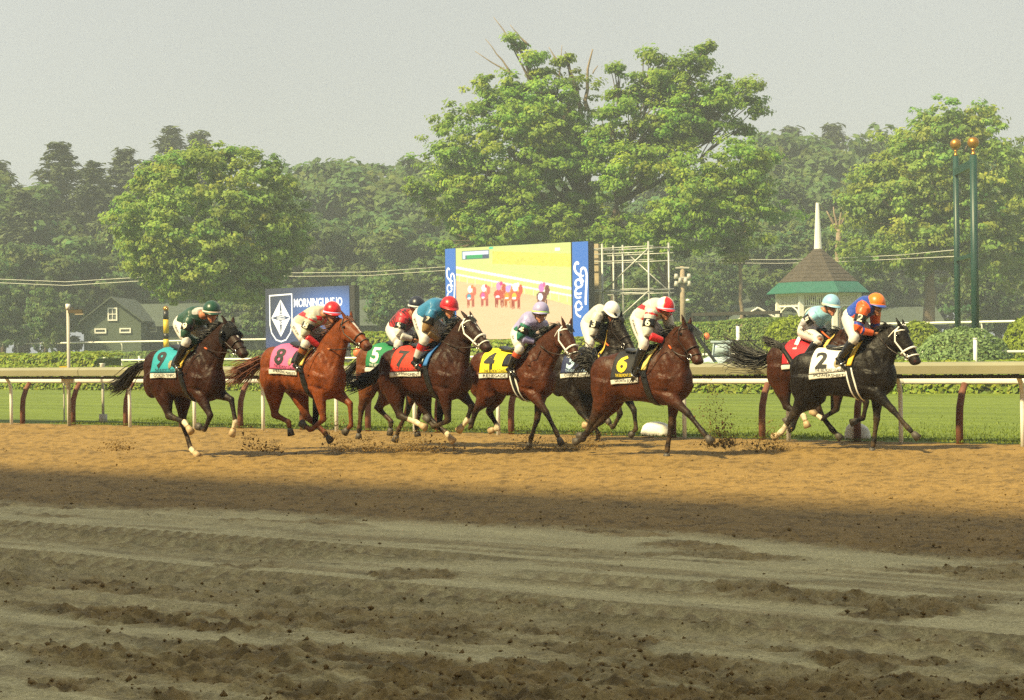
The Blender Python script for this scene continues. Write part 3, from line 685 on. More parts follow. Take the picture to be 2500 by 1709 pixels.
obj('crown', crown('crown', [(np.array(c) - np.array(b), r) for c, r in bl], 0.8, 0.25, 0.9, 24), L_WOOD, t)
# ================================================================ BUILT THINGS OF THE INFIELD
Z = Vector((0, 0, 1))
def board_frame(pl, pr, c, yt_r, yb_r):
    """a board parallel to the track at c seen between pixel columns pl and pr; returns width, top and bottom heights, origin a"""
    aL, aR = a_at(pl, c), a_at(pr, c); pr_ = track(aR, c)
    return aL, aR, at(pr, yt_r, pr_.y).z, at(pr, yb_r, pr_.y).z
def painted(name, w, h, nx, nz, fn, m, parent, y=-0.0):
    """flat picture: a fine grid of coloured faces standing in the x-z plane, facing -y"""
    X, Zz = np.meshgrid(np.linspace(0, 1, nx), np.linspace(0, 1, nz)); V = np.stack([X * w, np.full_like(X, y), Zz * h], -1).reshape(-1, 3)
    idx = np.arange(nx * nz).reshape(nz, nx); F = np.stack([idx[:-1, :-1], idx[:-1, 1:], idx[1:, 1:], idx[1:, :-1]], -1).reshape(-1, 4)
    me = quads_mesh(name, V, F); set_col(me, fn(X.ravel(), Zz.ravel())); return obj(name, me, m, parent)
def srgb(*c): return np.array([((x / 255 + 0.055) / 1.055) ** 2.4 if x > 10 else x / 3294 for x in c])
EXPK = 2 ** -1.0
LED = emit_mat('led_panel', EXPK)
# --- large race screen
def race_picture(x, v):
    n = len(x); o = np.zeros((n, 3)); y = 1 - v        # y down from the top
    o[:] = srgb(214, 222, 128); o = o * (1 - 0.35 * y[:, None]) + srgb(232, 232, 150) * 0.35 * y[:, None]
    nz = fbm(x * 30, y * 60, 4, 5)[:, None]; o *= 0.92 + 0.16 * nz
    hb = (y < 0.15 + 0.11 * x) & (y > 0.02 + 0.10 * x) & (x > 0.33); o[hb] = srgb(226, 222, 96) * (0.75 + 0.5 * fbm(x * 60, y * 60, 3, 8)[:, None])[hb]
    dirt = y > 0.355 + 0.21 * x + 0.10 * x * x; o[dirt] = (srgb(244, 196, 142) * (0.92 + 0.16 * fbm(x * 12, y * 50, 4, 9)[:, None]))[dirt]
    low = dirt & (y > 0.62); o[low] = o[low] * 0.6 + srgb(250, 206, 156) * 0.4
    for k, wd, cc in ((0.21, 0.014, (255, 255, 245)), (0.285, 0.010, (255, 250, 235))):
        ln = np.abs(y - (k + 0.275 * x)) < wd; o[ln] = srgb(*cc)
    for i in range(14):
        px_ = 0.03 + i * 0.072; s = (np.abs(x - px_) < 0.0025) & (y > 0.285 + 0.275 * px_) & (y < 0.36 + 0.275 * px_); o[s] = srgb(250, 235, 190)
    o[(y > 0.035) & (y < 0.125) & (x > 0.055) & (x < 0.30)] = srgb(70, 90, 110)
    o[(y > 0.045) & (y < 0.085) & (x > 0.06) & (x < 0.295)] = srgb(235, 245, 250)
    o[(y > 0.085) & (y < 0.12) & (x > 0.095) & (x < 0.24)] = srgb(40, 170, 95)
    o[(y > 0.04) & (y < 0.12) & (x > 0.06) & (x < 0.085)] = srgb(225, 250, 252)
    o[(y > 0.05) & (y < 0.08) & (x > 0.865) & (x < 0.91)] = srgb(255, 255, 250)
    o[(y > 0.0) & (y < 0.03) & (x > 0.30) & (x < 0.335)] = srgb(80, 210, 160)
    for (hx, hy, body, cloth, silk, cap, s) in ((0.125, 0.50, (225, 110, 80), (70, 160, 175), (255, 250, 240), (235, 130, 60), 1), (0.25, 0.495, (230, 105, 85), (225, 90, 160), (255, 250, 250), (240, 90, 90), 1), (0.38, 0.485, (205, 75, 60), (225, 60, 60), (250, 150, 190), (235, 60, 130), 1.15),
            (0.46, 0.51, (235, 120, 60), (250, 170, 50), (205, 170, 225), (200, 160, 220), 1), (0.525, 0.505, (215, 85, 60), (250, 200, 60), (255, 250, 245), (255, 240, 240), 1.15), (0.75, 0.52, (120, 60, 50), (255, 250, 250), (240, 130, 190), (240, 110, 150), 1.2)):
        s *= .95
        def ell(ex, ez, rx, rz, cc, sl=0.0): 
            q = (((x - hx - ex * s) / (rx * s)) ** 2 + ((y - hy - ez * s + sl * (x - hx)) / (rz * s)) ** 2) < 1; o[q] = srgb(*cc)
        for lx in (-0.025, -0.012, 0.02, 0.033): ell(lx, 0.105, 0.006, 0.06, tuple(int(c * 0.8) for c in body))
        ell(0, 0.035, 0.04, 0.05, body); ell(0.042, -0.025, 0.017, 0.05, body); ell(-0.01, 0.035, 0.018, 0.035, cloth); ell(-0.01, 0.055, 0.016, 0.012, (255, 252, 245)); ell(0.0, -0.05, 0.022, 0.04, silk); ell(0.02, -0.075, 0.012, 0.022, cap)
    return o
cS = 82.0; aL, aR, zt, zb = board_frame(1093, 1442, cS, 589, 824)
sc_t = thing('race_screen', track(aL, cS, ground_z(cS)), -TH, 'large video screen showing the horses, with blue panels on both sides', 'screen')
W = aR - aL; H = zt - zb; zz = zb - ground_z(cS)
def fx(px): return a_at(px, cS) - aL
DARKM = mat('dark_metal', (0.02, 0.02, 0.022), 0.5)
o = painted('picture', fx(1400) - fx(1119), H, 170, 130, race_picture, LED, sc_t); o.location = (fx(1119), -0.12, zz)
o.data.materials.clear(); o.data.materials.append(emit_mat('led_race', EXPK * 1.35))
def flat(c): 
    cc = srgb(*c); return lambda x, v: np.repeat(cc[None], len(x), 0)
FLAT_BLUE = (62, 138, 222)
pl = painted('blue_panel', fx(1119) - 0.02, H, 2, 2, flat(FLAT_BLUE), LED, sc_t); pl.location = (0, -0.12, zz)
pr2 = painted('blue_panel', W - fx(1403), H, 2, 2, flat(FLAT_BLUE), LED, sc_t); pr2.location = (fx(1403), -0.12, zz)
MB().box((W / 2, 0.18, zz + H / 2), (W - 0.02, 0.5, H - 0.02)).build('cabinet', DARKM, sc_t)
for q in (0.4, W * .33, W * .66, W - .4): MB().box((q, 0.25, zz / 2 - .1), (0.25, 0.25, zz + .2)).build('leg', DARKM, sc_t)
# script lettering running down the blue panels: strokes of a brush
def stroke(mb, pts, wd):
    pts = [Vector((p[0], p[1])) for p in pts]; fine = []
    for i in range(len(pts) - 1):
        p0, p1, p2, p3 = pts[max(i - 1, 0)], pts[i], pts[i + 1], pts[min(i + 2, len(pts) - 1)]
        for k in range(6):
            t = k / 6; fine.append(0.5 * ((2 * p1) + (p2 - p0) * t + (2 * p0 - 5 * p1 + 4 * p2 - p3) * t * t + (3 * p1 - p0 - 3 * p2 + p3) * t ** 3))
    fine.append(pts[-1]); v = []
    for i, p in enumerate(fine):
        t = (fine[min(i + 1, len(fine) - 1)] - fine[max(i - 1, 0)]).normalized(); nn = Vector((-t.y, t.x))
        s = min(1, 0.5 + 0.5 * min(i, len(fine) - 1 - i) / 2.0)
        v += [p + nn * wd * s / 2, p - nn * wd * s / 2]
    mb.add([(q.x, 0, q.y) for q in v], [(2 * i, 2 * i + 1, 2 * i + 3, 2 * i + 2) for i in range(len(fine) - 1)])
SCRIPT = [ # seen upright on the panel: x 0..1 across, y 0..1 down, read from the top downwards
    ([(0.42, 0.235), (0.30, 0.215), (0.18, 0.24), (0.15, 0.28), (0.25, 0.32), (0.45, 0.35), (0.60, 0.40), (0.72, 0.42)], .13),      # F hook
    ([(0.52, 0.30), (0.66, 0.275), (0.82, 0.29), (0.90, 0.35), (0.88, 0.45), (0.84, 0.55), (0.82, 0.63), (0.84, 0.66)], .12),      # long bar
    ([(0.60, 0.29), (0.52, 0.33), (0.62, 0.36), (0.72, 0.35)], .08),
    ([(0.60, 0.42), (0.40, 0.395), (0.22, 0.41), (0.20, 0.45), (0.34, 0.475), (0.55, 0.465), (0.62, 0.44), (0.50, 0.43)], .11),    # o
    ([(0.34, 0.475), (0.22, 0.50), (0.18, 0.53), (0.40, 0.545), (0.58, 0.535)], .11),                                             # r
    ([(0.18, 0.53), (0.20, 0.57), (0.36, 0.585), (0.55, 0.575)], .10),
    ([(0.58, 0.66), (0.42, 0.625), (0.25, 0.64), (0.18, 0.68), (0.30, 0.71), (0.50, 0.70), (0.60, 0.67)], .11),                    # d bowl
    ([(0.20, 0.70), (0.24, 0.75), (0.40, 0.775), (0.52, 0.78)], .10)]
LEDW = bpy.data.materials.new('led_white'); LEDW.use_nodes = True; LEDW.cycles.emission_sampling = 'NONE'; q = LEDW.node_tree.nodes['Principled BSDF']
q.inputs['Emission Color'].default_value = (0.95, 0.97, 1, 1); q.inputs['Emission Strength'].default_value = EXPK * 0.85; q.inputs['Base Color'].default_value = (0.5, 0.5, 0.5, 1)
for (x0, wd, par) in ((0.0, fx(1119) - 0.02, pl), (0.0, W - fx(1403), pr2)):
    mb = MB()
    for k, (pts, bw) in enumerate(SCRIPT): stroke(mb, [(p[0] * wd, (1 - p[1]) * H) for p in pts], bw * wd)
    o = mb.build('script_lettering', LEDW, par); o.location = (0, -0.012, 0)
    for i, vv in enumerate(o.data.vertices): vv.co.y -= 0.0004 * (i % 7)
# --- smaller advertising board
cB = 88.0; aL, aR, zt, zb = board_frame(652, 857, cB, 697, 846)
ad = thing('advertising_board', track(aL, cB, ground_z(cB)), -TH, 'dark blue lit board with a white shield emblem and lettering', 'board')
W = aR - aL; H = zt - zb; zz = zb - ground_z(cB)
def ad_picture(x, v):
    y = 1 - v; o = np.repeat(srgb(38, 46, 62)[None], len(x), 0)
    g = np.exp(-(((x - 0.78) / 0.42) ** 2 + ((y - 0.42) / 0.34) ** 2))[:, None]; g2 = np.exp(-(((x - 0.10) / 0.4) ** 2 + ((y - 0.98) / 0.25) ** 2))[:, None]
    o = o * (1 - g) + srgb(98, 158, 246) * g; o = o * (1 - .6 * g2) + srgb(50, 82, 150) * .6 * g2
    return o
o = painted('picture', W, H, 60, 45, ad_picture, LED, ad); o.location = (0, -0.1, zz)
MB().box((W / 2 + 0.2, 0.15, zz + H / 2), (W + 0.42, 0.44, H + 0.02)).build('cabinet', DARKM, ad)
for q in (0.3, W - .3): MB().box((q, 0.2, zz / 2 - .1), (0.25, 0.25, zz + .2)).build('leg', DARKM, ad)
mb = MB()
def ring(mb, pts, wd):
    pts = pts + [pts[0], pts[1]]; stroke(mb, pts, wd)
sx, sy = W * 0.19, H * 0.5
shield = [(-.135 * W, .38 * H), (-.04 * W, .385 * H), (.04 * W, .39 * H), (.135 * W, .395 * H), (.135 * W, .2 * H), (.135 * W, -.1 * H), (.115 * W, -.25 * H), (.06 * W, -.37 * H), (0, -.40 * H), (-.06 * W, -.37 * H), (-.115 * W, -.25 * H), (-.135 * W, -.1 * H), (-.135 * W, .2 * H)]
def polyband(mb, pts, wd, closed=True):
    n = len(pts); P = [Vector((p[0], 0, p[1])) for p in pts]
    for i in range(n if closed else n - 1):
        p, q = P[i], P[(i + 1) % n]; t = (q - p).normalized(); nn = Vector((-t.z, 0, t.x)) * wd / 2; e = t * wd * .4
        y = Vector((0, -0.0006 * (i % 5), 0)); mb.add([p - e + nn + y, p - e - nn + y, q + e - nn + y, q + e + nn + y], [(0, 1, 2, 3)])
polyband(mb, shield, 0.085)
dia = [(0, .31 * H), (.115 * W, 0.0), (0, -.32 * H), (-.115 * W, 0)]
for i in range(4):   # four curved white darts round a pale knot
    p, q = Vector(dia[i]), Vector(dia[(i + 1) % 4]); m_ = (p + q) / 2 * 0.30
    mb.add([(p.x, -.004 - .001 * i, p.y), (m_.x, -.004 - .001 * i, m_.y), (q.x, -.004 - .001 * i, q.y), ((p + q).x * .5, -.004 - .001 * i, (p + q).y * .5)], [(0, 1, 2, 3)])
rr = random.Random(3)
for i in range(16):
    y0 = -.11 * H + .22 * H * i / 15; hw = .055 * W * (1 - abs(y0) / (.16 * H))
    stroke(mb, [(-hw, y0), (-hw * .3, y0 + rr.uniform(-.03, .03)), (hw * .3, y0 + rr.uniform(-.03, .03)), (hw, y0)], 0.022)
o = mb.build('shield_emblem', LEDW, ad); o.location = (sx, -0.115, zz + sy)
text_on('lettering', 'MORNINGLINE.IO', (W * 0.635, -0.115, zz + H * 0.735), (1, 0, 0), (0, 0, 1), LEDW, ad, size=0.72, width=W * 0.57, bold=0.018)

# --- scaffold tower beside the screen
SCAF = mat('scaffold_tube', (0.42, 0.43, 0.40), 0.45, 0.15, 3, metal=0.3)
b = track(a_at(1449, 84), 84, ground_z(84)); sf = thing('scaffold_tower', b, -TH, 'open steel scaffold tower beside the race screen', 'scaffold')
def lx(px): return a_at(px, 84) - a_at(1449, 84)
top = at(1473, 596, b.y).z - b.z
xs = [lx(1450), lx(1473), lx(1586)]
for x in xs:
    for y in (0, 1.9): MB().tube([(x, y, 0), (x, y, top)], 0.055, 6).build('upright', SCAF, sf, True)
for z in (top - 0.25, top - 0.55, top - 0.95, top - 2.45, top - 2.65, top - 4.2):
    for y in (0, 1.9): MB().tube([(xs[0] - .4, y, z), (xs[2] + .3, y, z)], 0.032, 6).build('ledger', SCAF, sf, True)
for z in (top - 0.3, top - 2.5, top - 4.2):
    for x in xs: MB().tube([(x, 0, z), (x, 1.9, z)], 0.032, 6).build('transom', SCAF, sf, True)
MB().tube([(xs[1], -0.06, top - 2.6), (xs[2], -0.06, top - 0.4)], 0.04, 6).build('brace', SCAF, sf, True)
MB().tube([(xs[1], -0.06, top - 4.7), (xs[2], -0.06, top - 2.6)], 0.04, 6).build('brace', SCAF, sf, True)
MB().tube([(xs[1] + .2, 1.96, top - 0.4), (xs[2], 1.96, top - 2.6)], 0.035, 6).build('brace', SCAF, sf, True)
TIMB = mat('scaffold_timber', (0.33, 0.27, 0.18), 0.8, 0.2, 4)
MB().box((lx(1445), 0.6, top / 2 + .05), (0.28, 0.2, top)).build('timber_post', TIMB, sf)

# --- pavilion with white spire
dP = 128.0; b = onground(2000, dP); kP = dP / FPX
pv = thing('pavilion', b, math.radians(12), 'octagonal white pavilion with shingled roof, green eaves and tall spire', 'pavilion')
SHING = mat('roof_shingle', (0.055, 0.045, 0.036), 0.85, 0.35, 5, 0.3, 9); GREENR = mat('green_eave', (0.018, 0.11, 0.085), 0.5, 0.15, 2)
ze = at(2000, 716, dP).z - b.z; zm = at(2000, 690, dP).z - b.z; za = at(2000, 607, dP).z - b.z; zs = at(1999, 495, dP).z - b.z
def octa(r, z, k=0.0): return [Vector((r * math.cos(math.pi / 4 * i + k), r * math.sin(math.pi / 4 * i + k), z)) for i in range(8)]
re, rm, ra = 133 * kP, 102 * kP, 9 * kP
for i in range(8):   # each roof facet
    A, B = octa(rm, zm), octa(ra, za); j = (i + 1) % 8
    roof = MB()
    rows_ = 9
    for r_ in range(rows_):
        t0, t1 = r_ / rows_, (r_ + 1) / rows_
        p0, p1 = A[i].lerp(B[i], t0), A[j].lerp(B[j], t0); q0, q1 = A[i].lerp(B[i], t1), A[j].lerp(B[j], t1); up = Vector((0, 0, 0.045))
        roof.add([p0, p1, q1, q0, p0 + up, p1 + up, q1 + up * 0.2, q0 + up * 0.2], [(4, 5, 6, 7), (0, 1, 5, 4), (0, 4, 7, 3), (1, 2, 6, 5)])
    roof.build('roof_facet', SHING, pv)
    E = octa(re, ze)
    MB().add([E[i], E[j], A[j], A[i], E[i] - Vector((0, 0, .06)), E[j] - Vector((0, 0, .06))], [(0, 1, 2, 3), (4, 5, 1, 0)]).build('eave_panel', GREENR, pv)
MB().loft([((0, 0, za - .1), (10 * kP, 0, 0), (0, 10 * kP, 0)), ((0, 0, zs), (4 * kP, 0, 0), (0, 4 * kP, 0))], 12).build('spire', WHITE, pv)
cw = 104 * kP
Cc = octa(cw, 0)
DARKIN = mat('pavilion_shade', (0.10, 0.09, 0.06), 0.8)
for i in range(8):
    p, q = Cc[i], Cc[(i + 1) % 8]
    MB().box((p.x, p.y, ze / 2), (0.30, 0.30, ze - .02)).build('column', WHITE, pv)
    t = (q - p).normalized(); m_ = (p + q) / 2; L = (q - p).length - .32; ax = (t, Vector((-t.y, t.x, 0)), Z)
    MB().box((m_.x, m_.y, ze - 0.10), (L, .10, .16), ax).build('lintel', WHITE, pv)
    MB().box((m_.x, m_.y, ze - 0.86), (L, .07, .09), ax).build('lattice_rail', WHITE, pv)
    lat = MB(); k = 14
    for s in range(k): lat.box(p + t * (.16 + L * (s + .5) / k) + Vector((0, 0, ze - .5)), (.045, .04, .62), ax)
    lat.build('lattice', WHITE, pv)
    for e, sg in ((p, 1), (q, -1)): MB().tube([e + t * sg * .16 + Vector((0, 0, ze - 1.45)), e + t * sg * .35 + Vector((0, 0, ze - 1.15)), e + t * sg * .75 + Vector((0, 0, ze - .9))], .05, 6).build('bracket', WHITE, pv)
MB().loft([((0, 0, -.1), (cw * 1.06, 0, 0), (0, cw * 1.06, 0)), ((0, 0, .25), (cw * 1.06, 0, 0), (0, cw * 1.06, 0))], 8).build('floor', mat('pavilion_floor', (.3, .28, .24), .8), pv)

# --- twin finish poles with gilded balls
POLEG = mat('pole_green', (0.008, 0.044, 0.037), 0.45, 0.15, 2); GOLD = mat('gilded', (0.50, 0.25, 0.05), 0.35, 0.2, 6, metal=0.85)
dF = 80.0; b = onground(2350, dF); kF = dF / FPX
fp = thing('finish_poles', b, 0, 'pair of tall dark green poles topped with gold balls', 'pole')
for px, ty, wd, dd in ((2336, 352, 13.5, 82.0), (2379, 348, 17.5, 78.0)):
    bb = onground(px + 3, dd); k = dd / FPX; p = at(px, ty, dd); r = wd * k / 2
    loc = bb - b; zt = p.z - b.z; xt = p.x - b.x
    MB().tube([(loc.x, loc.y, 0), (loc.x, loc.y, zt - .5)], [r * 1.12, r], 14).build('pole', POLEG, fp, True)
    o = MB().tube([(loc.x, loc.y, zt - .5), (loc.x, loc.y, zt - .44), (loc.x, loc.y, zt - .42), (loc.x, loc.y, zt - .30), (loc.x, loc.y, zt - .25)], [r * .6, r * .6, r * .45, r * .45, r * .7], 14).build('finial_neck', GOLD, fp, True)
    MB().ellipsoid((loc.x, loc.y, zt), (.235, .235, .235), nu=20, nv=14).build('gold_ball', GOLD, fp, True)
l0 = onground(2339, 82) - b; l1 = onground(2382, 78) - b; dirv = (l1 - l0); dirv.z = 0; L = dirv.length; t = dirv.normalized(); ax = (t, Vector((-t.y, t.x, 0)), Z)
for py, hh in ((409, .32), (628, .16)):
    zc = at(2357, py, 80).z - b.z; MB().box((l0 + l1) / 2 * 1.0 + Vector((0, -0.02, zc - ((l0 + l1) / 2).z)), (L * .98, .16, hh), ax).build('crossbar', POLEG, fp)

# --- green barn with white windows, and the far green sheds
BARN = mat('barn_green', (0.06, 0.085, 0.058), 0.7, 0.15, 1.2); BROOF = mat('barn_roof', (0.055, 0.075, 0.055), 0.7, 0.2, 1.5); GLASS = mat('window_glass', (0.10, 0.12, 0.12), 0.1)
def barn(name, px0, px1, ytop, yeave, d, label, windows=(), depth=9.0, gable=True, trim=False, rz=0.0):
    b = onground((px0 + px1) / 2, d); k = d / FPX; t = thing(name, b, rz, label, 'barn'); w = (px1 - px0) * k
    zt = at(px0, ytop, d).z - b.z; ze = at(px0, yeave, d).z - b.z
    if gable:
        v = [(-w / 2, 0, 0), (w / 2, 0, 0), (w / 2, 0, ze), (0, 0, zt - .12), (-w / 2, 0, ze), (-w / 2, depth, 0), (w / 2, depth, 0), (w / 2, depth, ze), (0, depth, zt - .12), (-w / 2, depth, ze)]
        MB().add(v, [(0, 1, 2, 3, 4), (5, 9, 8, 7, 6), (0, 4, 9, 5), (1, 6, 7, 2)]).build('wall', BARN, t)
        for sg in (-1, 1):
            e = Vector((sg * w / 2 * 1.12, 0, ze - (zt - ze) * .12)); r_ = Vector((0, 0, zt))
            v = [e + Vector((0, -.5, 0)), r_ + Vector((0, -.5, 0)), r_ + Vector((0, depth + .5, 0)), e + Vector((0, depth + .5, 0))]; v += [q + Vector((0, 0, .12)) for q in v]
            MB().add(v, [(0, 1, 2, 3), (4, 7, 6, 5), (0, 4, 5, 1), (1, 5, 6, 2), (2, 6, 7, 3), (3, 7, 4, 0)]).build('roof_slope', BROOF, t)
            if trim: MB().tube([e + Vector((0, -.55, -.02)), r_ + Vector((0, -.55, -.02))], .09, 6).build('gable_trim', WHITE, t)
    else:
        MB().box((0, depth / 2, ze / 2), (w, depth, ze)).build('wall', BARN, t)
        v = [(-w / 2 - .4, -.6, ze - .2), (w / 2 + .4, -.6, ze - .2), (w / 2 + .4, depth / 2, zt), (-w / 2 - .4, depth / 2, zt), (w / 2 + .4, depth + .6, ze - .2), (-w / 2 - .4, depth + .6, ze - .2)]
        MB().add(v, [(0, 1, 2, 3), (3, 2, 4, 5)]).build('roof', BROOF, t)
    for (x0, x1, y0, y1, pan) in windows:
        c0 = at(x0, y0, d) - b; c1 = at(x1, y1, d) - b; cx, cz = (c0.x + c1.x) / 2, (c0.z + c1.z) / 2; ww, hh = abs(c1.x - c0.x), abs(c1.z - c0.z); th = .11
        wn = MB()
        for s in (-1, 1): wn.box((cx + s * (ww - th) / 2, -.06, cz), (th, .1, hh)); wn.box((cx, -.062, cz + s * (hh - th) / 2), (ww - 2 * th - .002, .1, th))
        f = wn.build('window', WHITE, t); MB().box((cx, -.02, cz), (ww - th, .03, hh - th)).build('pane', GLASS if pan else BARN, f)
        if pan == 2: MB().box((cx, -.058, cz), (ww - 2 * th, .07, .07)).box((cx, -.055, cz), (.05, .06, hh - 2 * th - .01)).build('glazing_bar', WHITE, f)
    return t
barn('green_barn', 205, 345, 728, 782, 168, 'green gabled barn with a tall white sash window', ((263, 287, 751, 783, 2), (231, 260, 802, 814, 1), (292, 320, 801, 813, 1)), 10)
barn('long_barn', 320, 640, 738, 792, 172, 'long low green barn with a ridge roof beside the gabled barn', ((355, 384, 800, 811, 1),), 12, gable=False)
barn('green_shed', 860, 1060, 728, 790, 175, 'long green shed half hidden behind the small board', (), 10, gable=False)
barn('green_shed', 1785, 1915, 752, 790, 165, 'green shed with white gable trim left of the pavilion', (), 9, trim=True)
barn('stable_roof', 1700, 2000, 715, 775, 185, 'long pale green stable roof behind the pavilion', (), 10, gable=False)
barn('stable_roof', 2130, 2300, 748, 790, 180, 'low stable under the trees left of the finish poles', (), 9, gable=False)

# --- floodlight pole, wires
WOODP = mat('wood_pole', (0.30, 0.24, 0.17), 0.85, 0.25, 4)
b = onground(1668, 128); k = 128 / FPX; fl = thing('floodlight_pole', b, 0, 'wooden pole carrying a cluster of loudspeakers and lamps', 'pole')
zt = at(1666, 650, 128).z - b.z
MB().tube([(0, 0, 0), (0, 0, zt)], [.2, .15], 8).build('pole', WOODP, fl, True)
MB().box((0, -.1, zt - .1), (.9, .12, .1)).box((0, -.12, zt - .75), (1.0, .12, .1)).build('crossarm', mat('lamp_grey', (.45, .44, .40), .5), fl)
for x, z in ((-.42, .62), (.42, .62), (-.18, .9), (.2, .9), (-.42, 1.1), (.42, 1.1)):
    MB().loft([((x, -.2, zt - z - .22), (.17, 0, 0), (0, .16, 0)), ((x, -.2, zt - z + .12), (.1, 0, 0), (0, .1, 0))], 10).build('lamp_head', MATS['lamp_grey'], fl, True)
MB().ellipsoid((.32, -.2, zt - 2.25), (.14, .14, .1)).build('camera_dome', WHITE, fl, True)
WIRE = mat('wire', (.62, .62, .58), .4)
wr = thing('overhead_cable', at(1250, 660, 150), 0, 'pale overhead cable sagging across the infield in front of the trees', 'cable'); o0 = at(1250, 660, 150)
for dz in (0.0, 0.28):
    pts = [at(x, y, 150) - o0 + Vector((0, 0, dz)) for x, y in ((-200, 672), (-60, 688), (160, 697), (340, 686), (520, 674), (600, 668))]
    MB().tube(pts, .022, 5).build('wire', WIRE, wr)
    pts = [at(x, y, 150 if x < 2200 else (140 if x < 2300 else 83)) - o0 + Vector((0, 0, dz)) for x, y in ((600, 668), (650, 672), (720, 675), (900, 673), (1075, 661), (1250, 655), (1460, 651), (1630, 638), (1760, 642), (1900, 643), (2050, 639), (2200, 632), (2332, 626))]
    MB().tube(pts, .022, 5).build('wire', WIRE, wr)
# --- striped furlong pole
b = onground(406, 92); k = 92 / FPX; st = thing('furlong_pole', b, 0, 'black and yellow banded pole with a gold ball on top', 'pole')
YEL = mat('yellow_paint', (0.62, 0.42, 0.02), 0.45); BLK = mat('black_paint', (0.012, 0.012, 0.012), 0.4)
zs_ = [at(406, y, 92).z - b.z for y in (900, 848, 828, 814, 780, 759)]; zs_[0] = 0
for i in range(5): MB().tube([(0, 0, zs_[i]), (0, 0, zs_[i + 1])], 6.6 * k, 12).build('band', (BLK if i % 2 == 0 else YEL), st, True)
MB().ellipsoid((0, 0, zs_[-1] + .1), (.13, .13, .13)).build('gold_ball', GOLD, st, True)

# --- things at the rail on the left
p = track(a_at(172, RAIL_C - .05), RAIL_C - .1, 0); k = p.y / FPX
lp = thing('camera_pole', p, 0, 'slim pale pole with a small hooded lamp standing at the rail', 'pole'); zt = at(170, 742, p.y).z
GREYP = mat('grey_pole', (.40, .385, .34), .5, .1, 4)
MB().tube([(0, 0, 0), (0, 0, zt - .1)], .036, 10).build('pole', GREYP, lp, True); MB().tube([(0, 0, zt - .12), (0, 0, zt)], .05, 10).build('cap', WHITE, lp, True)
MB().box((.16, 0, zt - .16), (.30, .14, .07)).box((.02, 0, zt - .09), (.2, .03, .02)).build('lamp_head', mat('lamp_dark', (.10, .085, .06), .5), lp); MB().box((.24, -.0, zt - .215), (.17, .12, .035)).build('lamp_lens', mat('lens', (.4, .36, .28), .3), lp)
MB().box((-.02, 0, .98), (.26, .12, .12)).build('junction_box', WHITE, lp)
p = track(a_at(250, RAIL_C + .8), RAIL_C + .8, 0)
sp = thing('capped_post', p, 0, 'grey post with a white cap just behind the beige rail', 'post')
MB().tube([(0, 0, 0), (0, 0, 1.1)], .03, 8).build('pole', GREYP, sp, True); MB().tube([(0, 0, 1.1), (0, 0, 1.30), (0, 0, 1.32)], [.055, .055, .07], 10).build('cap', WHITE, sp, True); MB().tube([(0, 0, 0), (0, 0, .22)], .09, 8).build('base', GREYP, sp, True)
p = track(a_at(155, RAIL_C + .9), RAIL_C + .9, 0)
yb = thing('yellow_marker', p, 0, 'small yellow marker box peeping over the beige rail', 'marker')
MB().tube([(0, 0, 0), (0, 0, 1.16)], .02, 6).build('stake', GREYP, yb); MB().box((0, 0, 1.21), (.17, .1, .1)).build('box', YEL, yb)
# white sand sacks at the foot of the posts
def sack(px, py, w, h, label, seed):
    global RNG
    d_ = 1.5 * FPX / (py - (CY - ROLL * (px - CX))); k = d_ / FPX; b = at(px, py, d_); b.z = 0.02; t = thing('white_sack', b, -TH * .4, label, 'sack', 'white sacks by the rail')
    w *= k; h *= k; mb = MB(); mb.loft([((0, 0, 0), (w * .50, 0, 0), (0, w * .30, 0)), ((0, 0, h * .25), (w * .53, 0, 0), (0, w * .32, 0)), ((-w * .02, 0, h * .7), (w * .45, 0, 0), (0, w * .27, 0)), ((-w * .06, 0, h * .95), (w * .27, 0, 0), (0, w * .18, 0)), ((-w * .08, 0, h), (w * .1, 0, 0), (0, w * .08, 0))], 20, 2.6)
    me = remesh(mb, .02, 3); v = verts_of(me); v += (0.022 * (fbm(v[:, 0] * 9 + seed, v[:, 2] * 9 + v[:, 1] * 5, 3, seed) - .5))[:, None]; me.vertices.foreach_set('co', v.ravel())
    obj('sack', me, mat('sack_white', (.82, .80, .72), .7, .12, 9, .3, 30), t)
sack(1606, 1067, 80, 34, 'white sack lying on the grass under the horse of the red and white capped rider', 3)
sack(2094, 1077, 62, 42, 'white sack lying against a brown post under the black horse', 8)
# orange ball on a stake, white marker stakes
p = onground(873, 74); t = thing('orange_marker', p, 0, 'round orange marker ball on a stake behind the chestnut horse', 'marker'); zt = at(873, 861, 74).z - p.z
MB().tube([(0, 0, 0), (0, 0, zt)], .03, 6).build('stake', GREYP, t); MB().ellipsoid((0, 0, zt), (.17, .17, .19)).build('ball', mat('orange_ball', (.75, .16, .05), .5), t, True)
for px, y0, y1, d_, lab in ((1802, 792, 862, 80, 'white stake standing beside the small tractor'), (2381, 825, 850, 72, 'short white stake on the juniper mound'), (1069, 793, 812, 90, 'short white stake left of the race screen')):
    b = onground(px, d_); t = thing('marker_stake', b, 0, lab, 'stake'); zt = at(px, y0, d_).z - b.z; MB().tube([(0, 0, 0), (0, 0, zt - .06)], .075, 8).build('stake', WHITE, t, True); MB().tube([(0, 0, zt - .06), (0, 0, zt)], .08, 8).build('cap', BLK if px == 1802 else WHITE, t, True)
for i, px in enumerate((60, 155, 182, 255, 340)):
    b = onground(px, 128); t = thing('paddock_stake', b, 0, 'small pale stake on the lawn below the far white rail', 'stake', 'stakes on the lawn below the far rail'); MB().tube([(0, 0, 0), (0, 0, .55)], .09, 6).build('stake', WHITE, t, True); MB().tube([(0, 0, .55), (0, 0, .62)], .11, 6).build('cap', WHITE, t, True)

